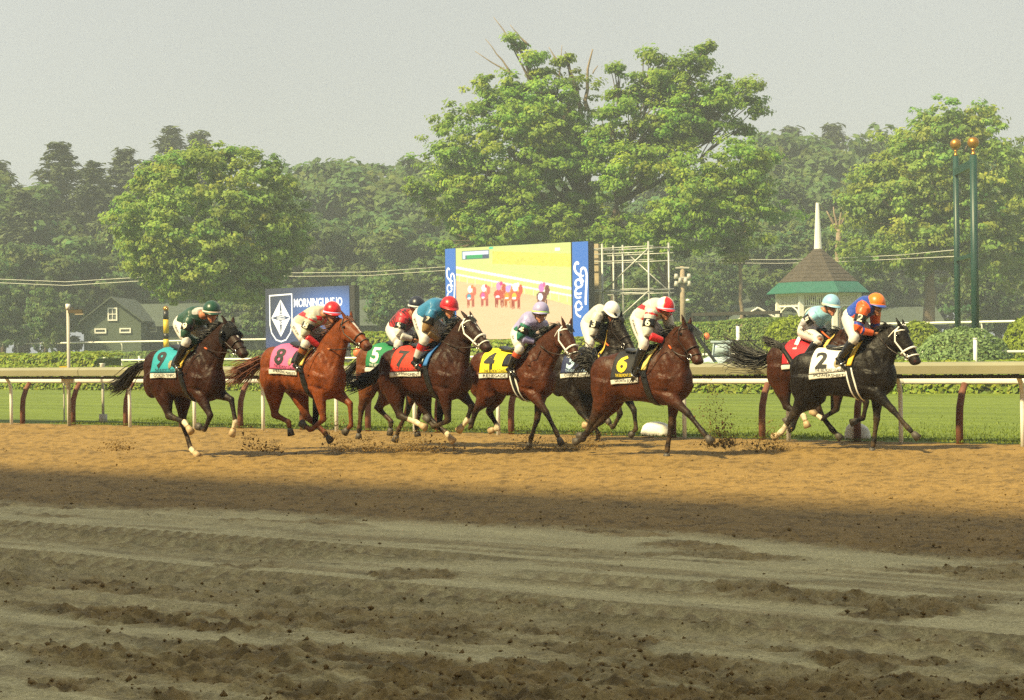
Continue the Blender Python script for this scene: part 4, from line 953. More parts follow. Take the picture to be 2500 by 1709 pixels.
# --- small tractor and parked cars
def wheel(t, x, y, r, w=.22):
    o = MB().loft([((x, y - w / 2, r), (r * .9, 0, 0), (0, 0, r * .9)), ((x, y - w / 2 + .04, r), (r, 0, 0), (0, 0, r)), ((x, y + w / 2 - .04, r), (r, 0, 0), (0, 0, r)), ((x, y + w / 2, r), (r * .9, 0, 0), (0, 0, r * .9))], 18).build('wheel', mat('tyre', (.02, .02, .02), .8), t, True)
    MB().loft([((x, y - w / 2 - .01, r), (r * .5, 0, 0), (0, 0, r * .5)), ((x, y - w / 2 + .02, r), (r * .5, 0, 0), (0, 0, r * .5))], 14).build('rim', mat('rim', (.45, .45, .45), .4), o, True)
b = onground(1758, 80); t = thing('small_tractor', b, math.radians(-8), 'small pale blue tractor with a black front loader arm', 'tractor'); PB = mat('pale_blue', (.42, .52, .60), .4, .1, 5); 
MB().loft([((-.75, 0, .62), (0, .42, 0), (0, 0, .25)), ((-.5, 0, .68), (0, .45, 0), (0, 0, .32)), ((.1, 0, .72), (0, .48, 0), (0, 0, .36)), ((.95, 0, .66), (0, .5, 0), (0, 0, .3))], 14, 4).build('body', PB, t, True)
MB().loft([((.05, 0, 1.0), (.42, 0, 0), (0, .46, 0)), ((.08, 0, 1.55), (.34, 0, 0), (0, .42, 0))], 14, 4.5).build('cab_glass', mat('cab_glass', (.40, .50, .56), .1), t, True)
MB().box((.08, 0, 1.60), (.9, .95, .08)).build('cab_roof', PB, t)
for x, y in ((-.3, -.44), (.42, -.44), (-.3, .44), (.42, .44)): MB().tube([(x, y, .95), (x * .85 + .02, y * .95, 1.57)], .035, 6).build('cab_pillar', PB, t)
for y in (-.56, .56): MB().tube([(-.2, y, .8), (-.75, y, 1.55), (-1.05, y, 2.0)], .07, 6).build('loader_arm', BLK, t)
MB().add([(-1.35, -.62, 2.15), (-1.35, .62, 2.15), (-.85, .62, 1.75), (-.85, -.62, 1.75), (-1.15, -.62, 2.35), (-1.15, .62, 2.35), (-.7, .62, 1.95), (-.7, -.62, 1.95)], [(0, 1, 2, 3), (4, 7, 6, 5), (0, 4, 5, 1), (1, 5, 6, 2), (2, 6, 7, 3), (3, 7, 4, 0)]).build('bucket', BLK, t)
MB().tube([(-.62, -.3, 1.0), (-.62, -.3, 1.75)], .03, 6).build('exhaust', BLK, t); MB().ellipsoid((-.55, .2, 1.82), (.13, .13, .15)).build('beacon', MATS['orange_ball'], t, True)
MB().box((.95, 0, 1.62), (1.1, .9, .06)).build('canopy', BLK, t)
for x, r in ((-.6, .34), (.55, .48)):
    for y in (-.62, .62): wheel(t, x, y, r)
MB().box((1.25, 0, .55), (.5, .9, .5)).build('rear_box', WHITE, t)
# ================================================================ HORSES
Y3 = Vector((0, 1, 0)); X3 = Vector((1, 0, 0))
ZA = (250, 700, 3.695); ZB = (540, 700, 3.695); ZC = (830, 700, 3.695); ZD = (1100, 700, 3.695); ZE = (1380, 700, 3.695); ZF = (1750, 690, 3.611)
def clampseg(p, q, lo, hi):
    d = q - p; L = d.length
    return p + d * (min(max(L, lo), hi) / max(L, 1e-6))
def ortho(t, ref):
    a = ref - t * ref.dot(t); return a.normalized()
HORSE_MAT = mat('horse_coat', (0.1, 0.05, 0.02), 0.46, 0.38, 13, 0.5, 22, spec=0.20, attr='Col', detail=6)
_nt = HORSE_MAT.node_tree; _n = _nt.nodes.new('ShaderNodeTexNoise'); _n.inputs['Scale'].default_value = 5; _n.inputs['Detail'].default_value = 5
_r = _nt.nodes.new('ShaderNodeMapRange'); _r.inputs['To Min'].default_value = .30; _r.inputs['To Max'].default_value = .66
_t = _nt.nodes.new('ShaderNodeTexCoord'); _nt.links.new(_t.outputs['Object'], _n.inputs['Vector']); _nt.links.new(_n.outputs['Fac'], _r.inputs['Value']); _nt.links.new(_r.outputs['Result'], _nt.nodes['Principled BSDF'].inputs['Roughness'])
HAIR_B = mat('hair_black', (0.010, 0.008, 0.007), 0.45, 0.2, 30, spec=0.4); HAIR_R = mat('hair_chestnut', (0.115, 0.032, 0.012), 0.5, 0.3, 30)
HOOFD = mat('hoof_dark', (0.06, 0.05, 0.04), 0.6, 0.3, 30); HOOFL = mat('hoof_pale', (0.42, 0.30, 0.17), 0.6, 0.25, 30)
EYE_M = mat('horse_eye', (0.006, 0.004, 0.003), 0.06)
def seg_dist(V, a, b):
    a = np.array(a); b = np.array(b); d = b - a; t = np.clip(((V - a) @ d) / max(1e-9, d @ d), 0, 1)
    return np.linalg.norm(V - (a + t[:, None] * d), axis=1), t

def horse(hd):
    """hd: description with joints read off the photograph; everything is built in the horse's own frame (x forward, y left)"""
    ox, oy, sc = hd['zoom']; d0 = hd['d']; th = math.radians(hd.get('th', 40)); sz = hd.get('size', 1.0)
    def px(p): return (ox + p[0] / sc, oy + p[1] / sc)
    mid = px((hd['cx'], 800)); O = at(mid[0], mid[1], d0); O.z = 0
    f = Vector((math.cos(th), -math.sin(th), 0)); l = Vector((math.sin(th), math.cos(th), 0))
    def un(p, lat):
        """photograph point to the horse's frame, on the upright plane at sideways offset lat"""
        q = px(p); r = ray(*q); o = Vector((0, 0, EYE)); n = l; t = (O + l * lat - o).dot(n) / r.dot(n); w_ = o + r * t - O
        return Vector((w_.dot(f), lat, w_.z))
    root = thing('racehorse', O, -th, hd['label'], 'horse', None)
    # trunk: pitch and height from croup and withers
    zc = un((hd['cx'] - 0.35 * 400, hd['croup']), 0).z; zw = un((hd['cx'] + 0.38 * 400, hd['with']), 0).z
    pitch = math.atan2(zw - zc - 0.01, 0.73); z_off = (zw + zc) / 2 - 1.545 * sz
    def B(x, y, z):
        x *= sz; y *= sz; z = (z - 1.15) * sz; c, s = math.cos(pitch), math.sin(pitch)
        return Vector((x * c - z * s, y, x * s + z * c + 1.15 * sz + z_off))
    mb = MB(); st = [(-0.80, 1.28, 1.06, .06), (-0.76, 1.36, .97, .14), (-0.66, 1.46, .87, .215), (-0.50, 1.535, .84, .262), (-0.33, 1.555, .86, .272), (-0.15, 1.52, .86, .262), (0.05, 1.475, .825, .275), (0.22, 1.49, .785, .275),
          (0.36, 1.545, .755, .252), (0.48, 1.54, .755, .235), (0.60, 1.46, .78, .218), (0.70, 1.35, .84, .185), (0.77, 1.26, .92, .13), (0.80, 1.18, .99, .06)]
    mb.loft([(B(x, 0, (t + b) / 2), Vector((0, w_ * sz, 0)), (B(x, 0, t) - B(x, 0, b)) / 2) for x, t, b, w_ in st], 24, 2.25)
    for sgn in (-1, 1):   # muscle masses: haunch, thigh, shoulder blade, breast, ribs
        mb.ellipsoid(B(-0.50, sgn * .15, 1.27), (.27 * sz, .130 * sz, .25 * sz)); mb.ellipsoid(B(-0.60, sgn * .145, 1.06), (.18 * sz, .110 * sz, .25 * sz))
        mb.ellipsoid(B(0.50, sgn * .145, 1.20), (.17 * sz, .095 * sz, .28 * sz)); mb.ellipsoid(B(0.67, sgn * .09, 1.02), (.11 * sz, .09 * sz, .15 * sz))
        mb.ellipsoid(B(0.40, sgn * .155, 1.0), (.18 * sz, .095 * sz, .14 * sz)); mb.ellipsoid(B(0.02, sgn * .155, 1.12), (.34 * sz, .13 * sz, .28 * sz))
    bones = []   # (a, b, tag) for colouring
    # head and neck
    poll = un(hd['poll'], hd.get('plat', 0.0)); nose = un(hd['nose'], hd.get('nlat', -.03) - .03)
    nose = clampseg(poll, nose, .60 * sz, .68 * sz); hv = (nose - poll); HL = hv.length; hv.normalize()
    bk = Vector((hv.z, 0, -hv.x)); bk = ortho(hv, bk); lat = hv.cross(bk).normalized()
    if lat.y < 0: lat = -lat
    hs_ = [(-.03, .14, .055), (0, .21, .088), (.10, .275, .108), (.22, .325, .118), (.34, .31, .110), (.46, .255, .092), (.58, .205, .076), (.70, .172, .066), (.82, .160, .064), (.91, .156, .068), (.97, .13, .062), (1.0, .08, .04)]
    def head_sec(t, infl=0.0):
        ts = [q[0] for q in hs_]; D = float(np.interp(t, ts, [q[1] for q in hs_])) * sz; Wd = float(np.interp(t, ts, [q[2] for q in hs_])) * sz
        c = poll + hv * (HL * t) + bk * (D / 2); return c, lat * (Wd + infl), bk * (D / 2 + infl)
    mb.loft([head_sec(q[0]) for q in hs_], 20, 2.3)
    for sgn in (-1, 1):
        c, A, Bv = head_sec(.27); mb.ellipsoid(c + A * (.72 * sgn) + Bv * .35, (.085 * sz, .035 * sz, .085 * sz), (hv, lat, bk))       # cheek
        c, A, Bv = head_sec(.20); mb.ellipsoid(c + A * (.80 * sgn) - Bv * .42, (.045 * sz, .028 * sz, .034 * sz), (hv, lat, bk))       # brow
        c, A, Bv = head_sec(.92); mb.ellipsoid(c + A * (.75 * sgn) - Bv * .35, (.035 * sz, .02 * sz, .028 * sz), (hv, lat, bk))        # nostril rim
        e0 = poll + lat * (.055 * sgn * sz) + bk * .03 + hv * .02
        ed = (-hv * .75 + lat * (.32 * sgn) - bk * .25 + Vector((hd.get('ear', 0.0), 0, .15))).normalized()
        ea = ortho(ed, lat); eb = ed.cross(ea)
        mb.loft([(e0 - ed * .03, ea * .030 * sz, eb * .026 * sz), (e0 + ed * .04 * sz, ea * .038 * sz, eb * .028 * sz), (e0 + ed * .10 * sz, ea * .028 * sz, eb * .018 * sz), (e0 + ed * .165 * sz, ea * .008, eb * .007)], 10)
        bones.append((e0, e0 + ed * .15, 'ear'))
    nt_ = poll + bk * (.105 * sz) + hv * (.045 * sz); nb = B(.50, 0, 1.30); w0 = B(.44, 0, 1.50); ch = B(.74, 0, 1.10)
    nsec = []
    for t in (0, .2, .4, .6, .8, 1.0):
        c = nb.lerp(nt_, t); ax = (nt_ - nb).normalized()
        c += Vector((-.0, 0, .035 * math.sin(math.pi * t))) * sz
        dn = ortho(ax, Vector((-.9, 0, .45))); hdv = float(np.interp(t, [0, .2, .4, .6, .8, 1], [.325, .28, .235, .20, .17, .14])) * sz; hw = float(np.interp(t, [0, .2, .4, .6, .8, 1], [.18, .148, .118, .10, .088, .08])) * sz
        nsec.append((c, Vector((0, hw, 0)), dn * hdv))
    mb.loft(nsec, 20, 2.1); bones.append((nb, nt_, 'neck'))
    bones.append((poll, poll + hv * HL * .7, 'head')); bones.append((poll + hv * HL * .78 + bk * .06, poll + hv * HL + bk * .05, 'muzzle'))
    bones.append((B(-.6, 0, 1.2), B(.5, 0, 1.15), 'body'))
    # legs
    hoofs = []
    def leg(pts, rad, flatten=1.12):
        secs = []
        for i, p in enumerate(pts):
            t = (pts[min(i + 1, len(pts) - 1)] - pts[max(i - 1, 0)]).normalized(); a = ortho(t, Y3); b = t.cross(a)
            secs.append((p, a * rad[i] * sz / flatten ** .5, b * rad[i] * sz * flatten ** .5))
        mb.loft(secs, 12)
    def hoof(fet, toe, key):
        dr = (toe - fet); dr.normalize(); a = ortho(dr, Y3); b = dr.cross(a)
        hoofs.append((fet, toe, dr, a, b, key))
    for side, s in (('n', -1), ('f', 1)):
        la = .115 * s * sz
        k, fe, to = [un(p, la) for p in hd[side + 'f']]
        el = B(.46, .13 * s, .94); k = clampseg(el, k, .34 * sz, .47 * sz); fe = clampseg(k, fe, .24 * sz, .33 * sz); to = clampseg(fe, to, .16 * sz, .21 * sz)
        pa = fe.lerp(to, .5); sh = B(.52, .14 * s, 1.15)
        d1 = (k - el); d2 = (fe - k)
        leg([sh, el, el + d1 * .25, el + d1 * .55, el + d1 * .85, k, k + d2 * .16, k + d2 * .5, k + d2 * .86, fe, pa], [.15, .115, .10, .075, .052, .052, .042, .034, .036, .043, .034])
        bones += [(el, el + d1 * .8, 'arm'), (el + d1 * .8, k, 'knee'), (k, fe, 'cannon_' + side + 'f'), (fe, to, 'pastern_' + side + 'f')]; hoof(fe, to, side + 'f')
        la = .125 * s * sz
        stf, hk, fe, to = [un(p, la) for p in hd[side + 'h']]
        hip = B(-.52, .13 * s, 1.18); stf = clampseg(hip, stf, .26 * sz, .44 * sz); hk = clampseg(stf, hk, .34 * sz, .50 * sz); fe = clampseg(hk, fe, .32 * sz, .44 * sz); to = clampseg(fe, to, .16 * sz, .21 * sz)
        pa = fe.lerp(to, .5); d0_ = stf - hip; d1 = hk - stf; d2 = fe - hk
        leg([hip, hip + d0_ * .5, stf, stf + d1 * .3, stf + d1 * .6, stf + d1 * .85, hk, hk + d2 * .14, hk + d2 * .45, hk + d2 * .88, fe, pa], [.21, .20, .155, .125, .085, .062, .062, .050, .037, .037, .045, .035], 1.35)
        hb = (hk - stf).normalized() * .5 - (fe - hk).normalized() * .5; mb.ellipsoid(hk + hb * .05, (.04, .03, .04))     # point of hock
        bones += [(hip, stf, 'thigh'), (stf, stf + d1 * .75, 'gaskin'), (stf + d1 * .75, hk, 'knee'), (hk, fe, 'cannon_' + side + 'h'), (fe, to, 'pastern_' + side + 'h')]; hoof(fe, to, side + 'h')
    me = remesh(mb, .0175, 4, .5)
    V = verts_of(me); NR = np.empty(len(V) * 3, np.float32); me.vertices.foreach_get('normal', NR); NR = NR.reshape(-1, 3)
    # hollows between the muscles
    gro = [((.43, 1.47), (.33, 1.22), .012, .028), ((.33, 1.22), (.34, 1.0), .014, .03), ((.60, 1.42), (.72, 1.18), .012, .035), ((.34, .98), (.58, .93), .016, .028), ((.55, 1.33), (.62, 1.08), .010, .022), ((.47, 1.30), (.55, 1.02), .008, .018),
           ((-.30, 1.36), (-.24, 1.12), .014, .05), ((-.24, 1.12), (-.28, .90), .016, .035), ((-.60, 1.40), (-.70, 1.12), .012, .022), ((-.70, 1.12), (-.66, .92), .012, .022), ((-.44, 1.22), (-.50, .95), .009, .022)]
    gro += [((.26 - .085 * i, 1.20), (.20 - .10 * i, .95), .0045, .014) for i in range(5)]
    dep = np.zeros(len(V))
    for (xa, za), (xb, zb), dp, sg_ in gro:
        a, b = B(xa, 0, za), B(xb, 0, zb); a2 = V.copy(); a2[:, 1] = 0; dd, _ = seg_dist(a2, a, b); dep = np.maximum(dep, dp * np.exp(-(dd / sg_) ** 2) * np.clip((np.abs(V[:, 1]) - .05) / .05, 0, 1))
    a, b = B(.70, 0, 1.22), poll + bk * .22 + hv * .12; a2 = V.copy(); a2[:, 1] = 0; dd, _ = seg_dist(a2, a, b); dep = np.maximum(dep, .012 * np.exp(-(dd / .03) ** 2) * (np.abs(V[:, 1]) > .03))
    dep += .010 * (fbm(V[:, 0] * 9 + 20, V[:, 2] * 7 + V[:, 1] * 5 + 20, 3, hd['num']) - .5) * (V[:, 2] > .75)
    V = V - NR * (dep * sz)[:, None]; me.vertices.foreach_set('co', V.astype(np.float32).ravel()); me.update()
    # coat colours by region
    base = np.array(hd['coat']) * np.array([.58, .47, .36]) * hd.get('bright', 1.0); dark = np.array(hd.get('points', (.012, .009, .008))); cols = np.repeat(base[None], len(V), 0)
    D = []; T = []
    for a, b, tg in bones:
        dd, tt = seg_dist(V, a, b); off = {'body': .24, 'thigh': .16, 'neck': .12, 'head': .10, 'gaskin': .09, 'arm': .08, 'muzzle': .055, 'ear': .02}.get(tg, .035); D.append(dd - off); T.append(tt)
    D = np.array(D); T = np.array(T); best = D.argmin(0); tb = T[best, np.arange(len(V))]
    top = np.clip((V[:, 2] - 1.25) / .3, 0, 1)[:, None] * hd.get('topdark', .35)
    cols = cols * (1 - top) + dark * top
    belly = np.clip((1.0 - V[:, 2]) / .25, 0, 1)[:, None]
    cols = cols * (1 + hd.get('warm', .15) * belly)
    socks = hd.get('socks', {})
    for i, (a, b, tg) in enumerate(bones):
        m = best == i; t = tb[m][:, None]
        if tg in ('arm', 'gaskin'): f_ = np.clip((t - .45) / .6, 0, 1) * hd.get('legdark', 1.0); cols[m] = cols[m] * (1 - f_ * .8) + dark * f_ * .8
        elif tg == 'knee': cols[m] = cols[m] * (1 - .85 * hd.get('legdark', 1.0)) + dark * .85 * hd.get('legdark', 1.0)
        elif tg.startswith('cannon'):
            cols[m] = cols[m] * (1 - .93 * hd.get('legdark', 1.0)) + dark * .93 * hd.get('legdark', 1.0)
            s_ = socks.get(tg[-2:]); 
            if s_: cols[np.where(m)[0][(t[:, 0] > s_)]] = (.62, .52, .38)
        elif tg.startswith('pastern'):
            cols[m] = (.62, .52, .38) if tg[-2:] in socks else dark * 1.3
        elif tg == 'muzzle': cols[m] = cols[m] * (1 - t * .8) + np.array([.028, .020, .016]) * t * .8
        elif tg == 'ear': cols[m] = cols[m] * .6
    dz = np.clip(1 - V[:, 2] / .75, 0, 1) * smooth01(.35, .7, fbm(V[:, 0] * 14 + 30, V[:, 2] * 14 + V[:, 1] * 9 + 30, 3, hd['num'] + 3)); dz = (dz * .55)[:, None]
    cols = cols * (1 - dz) + np.array([.15, .095, .045]) * dz
    # white marks on the face
    hvn, bkn, ln = np.array(hv), np.array(bk), np.array(lat); rel = V - np.array(poll); ht = rel @ hvn / HL; hb_ = rel @ bkn; hl = rel @ ln
    onface = (ht > 0.02) & (ht < 1.0) & (hb_ < .035) & (np.abs(hl) < .11)
    for (t0, t1, w_, x0) in hd.get('blaze', ()): cols[onface & (ht > t0) & (ht < t1) & (np.abs(hl - x0) < w_ * (1 - .5 * (ht - t0) / (t1 - t0)))] = (.7, .66, .6)
    # nostrils and mouth line
    for sgn in (-1, 1):
        c, A, Bv = head_sec(.93); q = np.linalg.norm(V - np.array(c + A * .95 * sgn - Bv * .3), axis=1); cols[q < .022] = (.05, .012, .010)
    set_col(me, np.clip(cols * (0.9 + .2 * fbm(V[:, 0] * 4 + 9, V[:, 2] * 4 + V[:, 1] * 3 + 9, 3, 5))[:, None], 0.002, 1))
    body = obj('body', me, HORSE_MAT, root)
    bvh = BVHTree.FromPolygons([tuple(v) for v in V], [tuple(p.vertices) for p in me.polygons])
    # hooves
    for fet, toe, dr, a, b, key in hoofs:
        c0 = fet.lerp(toe, .52); L = (toe - c0).length + .012; fw = -b if (-b).dot(Vector((1, 0, -.3))) > 0 else b
        q = MB().loft([(c0, a * .036 * sz, b * .040 * sz), (c0 + dr * L * .35, a * .044 * sz, b * .050 * sz), (c0 + dr * L, a * .054 * sz, b * .060 * sz)], 12)
        q.build('hoof', HOOFL if key in socks else HOOFD, root, True)
    # eyes
    for sgn in (-1, 1):
        c, A, Bv = head_sec(.205); MB().ellipsoid(c + A * (1.0 * sgn) - Bv * .36, (.021 * sz,) * 3, nu=10, nv=7).build('eye', EYE_M, root, True)
    # hair
    hm = hd.get('hair', HAIR_B); rg = np.random.default_rng(hd['num'])
    def hair(name, roots, n, wid, par=root):
        """roots(t, rng) -> list of points; tapered three-sided strands"""
        q = MB()
        for i in range(n):
            pts = roots(i / n, rg); r0 = wid * rg.uniform(.6, 1.2); q.tube(pts, [r0 * (1 - .8 * (j / (len(pts) - 1)) ** 2) for j in range(len(pts))], 4, False)
        return q.build(name, hm, par, True)
    tl = [un(p, 0) for p in hd['tail']]; dock = B(-.78, 0, 1.36); tl = [dock] + tl
    def curve(P, t):
        t = t * (len(P) - 1); i = min(int(t), len(P) - 2); u_ = t - i; p0, p1, p2, p3 = P[max(i - 1, 0)], P[i], P[i + 1], P[min(i + 2, len(P) - 1)]
        return .5 * ((2 * p1) + (p2 - p0) * u_ + (2 * p0 - 5 * p1 + 4 * p2 - p3) * u_ ** 2 + (3 * p1 - p0 - 3 * p2 + p3) * u_ ** 3)
    sprd = hd.get('spread', .11)
    def tail_strand(t, g):
        o = Vector(g.normal(0, 1, 3)) * sprd; o.x *= .7; e = g.uniform(.72, 1.08); st0 = g.uniform(0, .35); P = []
        for j in range(8):
            s_ = st0 + (e - st0) * j / 7; P.append(curve(tl, min(s_, 1)) + o * (.22 + (s_ ** 1.1)) * (1 if s_ > .02 else .4) + Vector(g.normal(0, .006, 3)))
        return P
    hair('tail', tail_strand, 165, .009)
    q = MB(); q.tube([curve(tl, j / 8 * .55) for j in range(9)], [.045 * sz * (1 - .07 * j) for j in range(9)], 10); q.build('tail_dock', hm, root, True)
    top_line = [nsec[i][0] + nsec[i][2] * (.97 if nsec[i][2].z > 0 or nsec[i][2].x < 0 else -.97) for i in range(6)]
    def mane_strand(t, g):
        s_ = .12 + .88 * t; p = curve(top_line, s_) + Vector((g.normal(0, .012), g.normal(0, .012), 0)); L = g.uniform(.08, .17) * hd.get('mane', 1.0); P = [p - Vector((0, 0, .015))]
        v = Vector((-.75, g.normal(-.12, .35), .45 + g.normal(0, .2)))
        for j in range(4): P.append(P[-1] + v * (L / 4)); v = v + Vector((-.1, -.12, -.22))
        return P
    hair('mane', mane_strand, 190, .009)
    def forelock(t, g):
        p = poll + lat * g.normal(0, .025) + hv * .01; P = [p]; v = hv * .9 - bk * .3 + lat * g.normal(0, .25)
        for j in range(3): P.append(P[-1] + v * .045); v = v + bk * .25
        return P
    hair('forelock', forelock, 26, .007)
    # ---- tack
    def hit(x, phi, lift):
        """point on the barrel at station x (own frame), angle phi above the horizontal on the right side"""
        c = B(x, 0, 1.18); dr = Vector((0, -math.cos(phi), math.sin(phi))); h = bvh.ray_cast(c + dr * .9, -dr, .9)
        p = h[0] if h[0] is not None else c + dr * .3; return p + dr * lift
    rad = math.radians
    def sheet(name, xa, xb, ph0, ph1, lift, m, par, nx=14, npz=26, thick=.008, edge=None):
        """cloth laid over the barrel from phi ph0 to ph1; xa, xb may be functions of the angle"""
        v = []; F_ = []
        for j in range(npz + 1):
            ph = ph0 + (ph1 - ph0) * j / npz; A = xa(ph) if callable(xa) else xa; Bx = xb(ph) if callable(xb) else xb
            for i in range(nx + 1): v.append(hit(A + (Bx - A) * i / nx, rad(ph), lift))
        n1 = len(v); k = nx + 1
        for j in range(npz + 1):
            ph = ph0 + (ph1 - ph0) * j / npz; dr = Vector((0, -math.cos(rad(ph)), math.sin(rad(ph))))
            for i in range(k): v.append(v[j * k + i] + dr * thick)
        for j in range(npz):
            for i in range(nx):
                q = [j * k + i, j * k + i + 1, (j + 1) * k + i + 1, (j + 1) * k + i]; F_.append([a + n1 for a in q]); F_.append(q[::-1])
        per = [i for i in range(k)] + [j * k + nx for j in range(1, npz + 1)] + [npz * k + i for i in range(nx - 1, -1, -1)] + [j * k for j in range(npz - 1, 0, -1)]
        for a, b in zip(per, per[1:] + per[:1]): F_.append([a, b, b + n1, a + n1])
        return obj(name, new_mesh(name, v, F_), m, par)
    cn = hd['num']; CLM = mat('cloth_%d' % cn, hd['cloth'], .75, .08, 12, .15, 40); STR = mat('name_strip', (.60, .59, .54), .7, .05, 10)
    x0, x1 = hd.get('clx', (-.40, .17)); skew = .0016
    fa = lambda ph: x0 + max(0, 60 - abs(ph if ph < 90 else 180 - ph)) * -.0006; fb = lambda ph: x1 + max(0, (90 - abs(ph - 90))) * .0000 + (90 - min(abs(ph), 90)) * -.0002
    pb = hd.get('clb', -13); sp_ = pb + 15
    cl = sheet('saddle_cloth', fa, fb, sp_, 180 - sp_, .012, CLM, root)
    for aa, bb in ((pb, sp_ - .4), (180 - sp_ + .4, 180 - pb)): sheet('name_strip', fa, fb, aa, bb, .012, STR, cl, 14, 5)
    sheet('piping', lambda p: fa(p) - .004, lambda p: fb(p), sp_ - 1.2, sp_ + .8, .017, BLACK, cl, 14, 2, .006)
    V2 = [hit(fa(pb + (86 - pb) * j / 20) + (fb(0) - fa(pb + (86 - pb) * j / 20)) * i / 16, rad(pb + (86 - pb) * j / 20), .022) for j in range(21) for i in range(17)]
    cb = BVHTree.FromPolygons([tuple(v) for v in V2], [(j * 17 + i, j * 17 + i + 1, (j + 1) * 17 + i + 1, (j + 1) * 17 + i) for j in range(20) for i in range(16)])
    NUMM = mat('print_%d' % cn, hd['ink'], .7); INK = mat('print_dark', (.03, .03, .03), .7)
    nx_ = hd.get('numx', x0 + .15); tilt = hd.get('tilt', 0.0)
    pN = hit(nx_, rad(hd.get('numphi', 38)), 0); pT = hit((x0 + x1) / 2, rad(sp_ + 7), 0); pS = hit((x0 + x1) / 2 + .0, rad(pb + 7.5), 0)
    ux = Vector((math.cos(tilt), 0, math.sin(tilt))); vy1 = Vector((0, .55, .83)); vy0 = Vector((0, .12, .99))
    text_on('number', str(cn), pN, ux, ortho(ux, vy1), NUMM, cl, size=hd.get('numsize', .33), wscale=1.1, lift=.004, bvh=cb, bold=.012)
    text_on('lettering', hd.get('race', 'THE BELMONT STAKES'), pT, ux, ortho(ux, vy0), NUMM, cl, size=.062, lift=.004, bvh=cb, width=(x1 - x0) * .8)
    if hd.get('name'): text_on('name_lettering', hd['name'], pS, ux, ortho(ux, Vector((0, -.1, 1))), INK, cl, size=.062, lift=.004, bvh=cb, width=(x1 - x0) * .86)
    if hd.get('badge'):
        pB = hit(x0 + .40, rad(26), .02); c2 = MB().loft([(pB, Vector((.048, 0, 0)), Vector((0, .02, .062))), (pB + Vector((0, -.006, .003)), Vector((.042, 0, 0)), Vector((0, .018, .055)))], 16); c2.build('badge', mat('badge', (.30, .25, .14), .5, .6, 60), cl, True)
    # pad under the saddle showing at the front, saddle, girth
    sheet('saddle_pad', lambda p: .20 + .0010 * max(0, (p if p < 90 else 180 - p) - 10), lambda p: .265 + .0011 * max(0, (p if p < 90 else 180 - p) - 10), 16, 164, .018, mat('pad_%d' % cn, hd.get('pad', (.68, .45, .05)), .7, .08, 15), root, 4, 26, .022)
    sd = MB(); sd.loft([(B(-.20, 0, 1.56), Vector((0, .07, 0)), Vector((0, 0, .02))), (B(-.17, 0, 1.57), Vector((0, .13, 0)), Vector((0, 0, .035))), (B(-.05, 0, 1.535), Vector((0, .12, 0)), Vector((0, 0, .03))), (B(.10, 0, 1.545), Vector((0, .11, 0)), Vector((0, 0, .04))), (B(.20, 0, 1.59), Vector((0, .06, 0)), Vector((0, 0, .035)))], 14); sd.build('saddle', BLACK, root, True)
    sheet('saddle_flap', lambda p: .03, lambda p: .20, 22, 66, .024, BLACK, root, 5, 8, .010)
    sheet('girth', lambda p: .18 + (.0011 * max(0, 12 - p) if p < 90 else .0011 * max(0, p - 168)), lambda p: .265 + (.0011 * max(0, 12 - p) if p < 90 else .0011 * max(0, p - 168)), -89, 24, .008, BLACK, root, 3, 20, .008)
    if hd.get('girthw'):
        for e in (-.012, .074): sheet('girth_edge', lambda p: .18 + e + .0011 * max(0, 12 - p), lambda p: .20 + e + .0011 * max(0, 12 - p), -80, 10, .013, WHITE, root, 1, 16, .009)
    # bridle: straps lofted round the head
    BR = WHITE if hd.get('bridle') == 'white' else mat('bridle_dark', (.022, .012, .008), .4)
    bdl = MB()
    def ringpts(t, infl=.007, tl=0.0, n=22):
        P = []
        for i in range(n + 1):
            q = 2 * math.pi * i / n; c, A, Bv = head_sec(t + tl * (0.5 + .5 * math.sin(q)), infl); e = 2 / 2.3
            P.append(c + A * math.copysign(abs(math.cos(q)) ** e, math.cos(q)) + Bv * math.copysign(abs(math.sin(q)) ** e, math.sin(q)))
        return P
    sw = .0125 if BR is WHITE else .008
    bdl.tube(ringpts(.60, .008), sw * 1.25, 6); bdl.tube(ringpts(.80, .007, -.06), sw * .8, 6)
    for sgn in (-1, 1):
        def sidept(t, v):
            c, A, Bv = head_sec(t, .008); e = math.sqrt(max(0, 1 - abs(v) ** 2.3)); return c + A * sgn * (e ** .87) + Bv * v
        bdl.tube([poll - bk * .012 + lat * .02 * sgn, sidept(.03, -.5), sidept(.10, -.15), sidept(.30, .1), sidept(.5, .3), sidept(.66, .55), sidept(.74, .62)], sw, 6)
        bdl.tube([sidept(.02, -.7), sidept(.06, .1), sidept(.10, .7), sidept(.12, .93)], sw * .7, 6)
        bdl.tube([poll + lat * .01 * sgn + hv * .09 - bk * .008, sidept(.12, -.72), sidept(.10, -.2)], sw * .9, 6)
    br = bdl.build('bridle', BR, root, True)
    bits = []
    for sgn in (-1, 1):
        c, A, Bv = head_sec(.76); p = c + A * 1.12 * sgn + Bv * .62; bits.append(p)
        MB().tube([p + (hv * math.cos(q) + bk * math.sin(q)) * .036 for q in np.linspace(0, 6.283, 15)], .006, 5).build('bit_ring', STEEL, br, True)
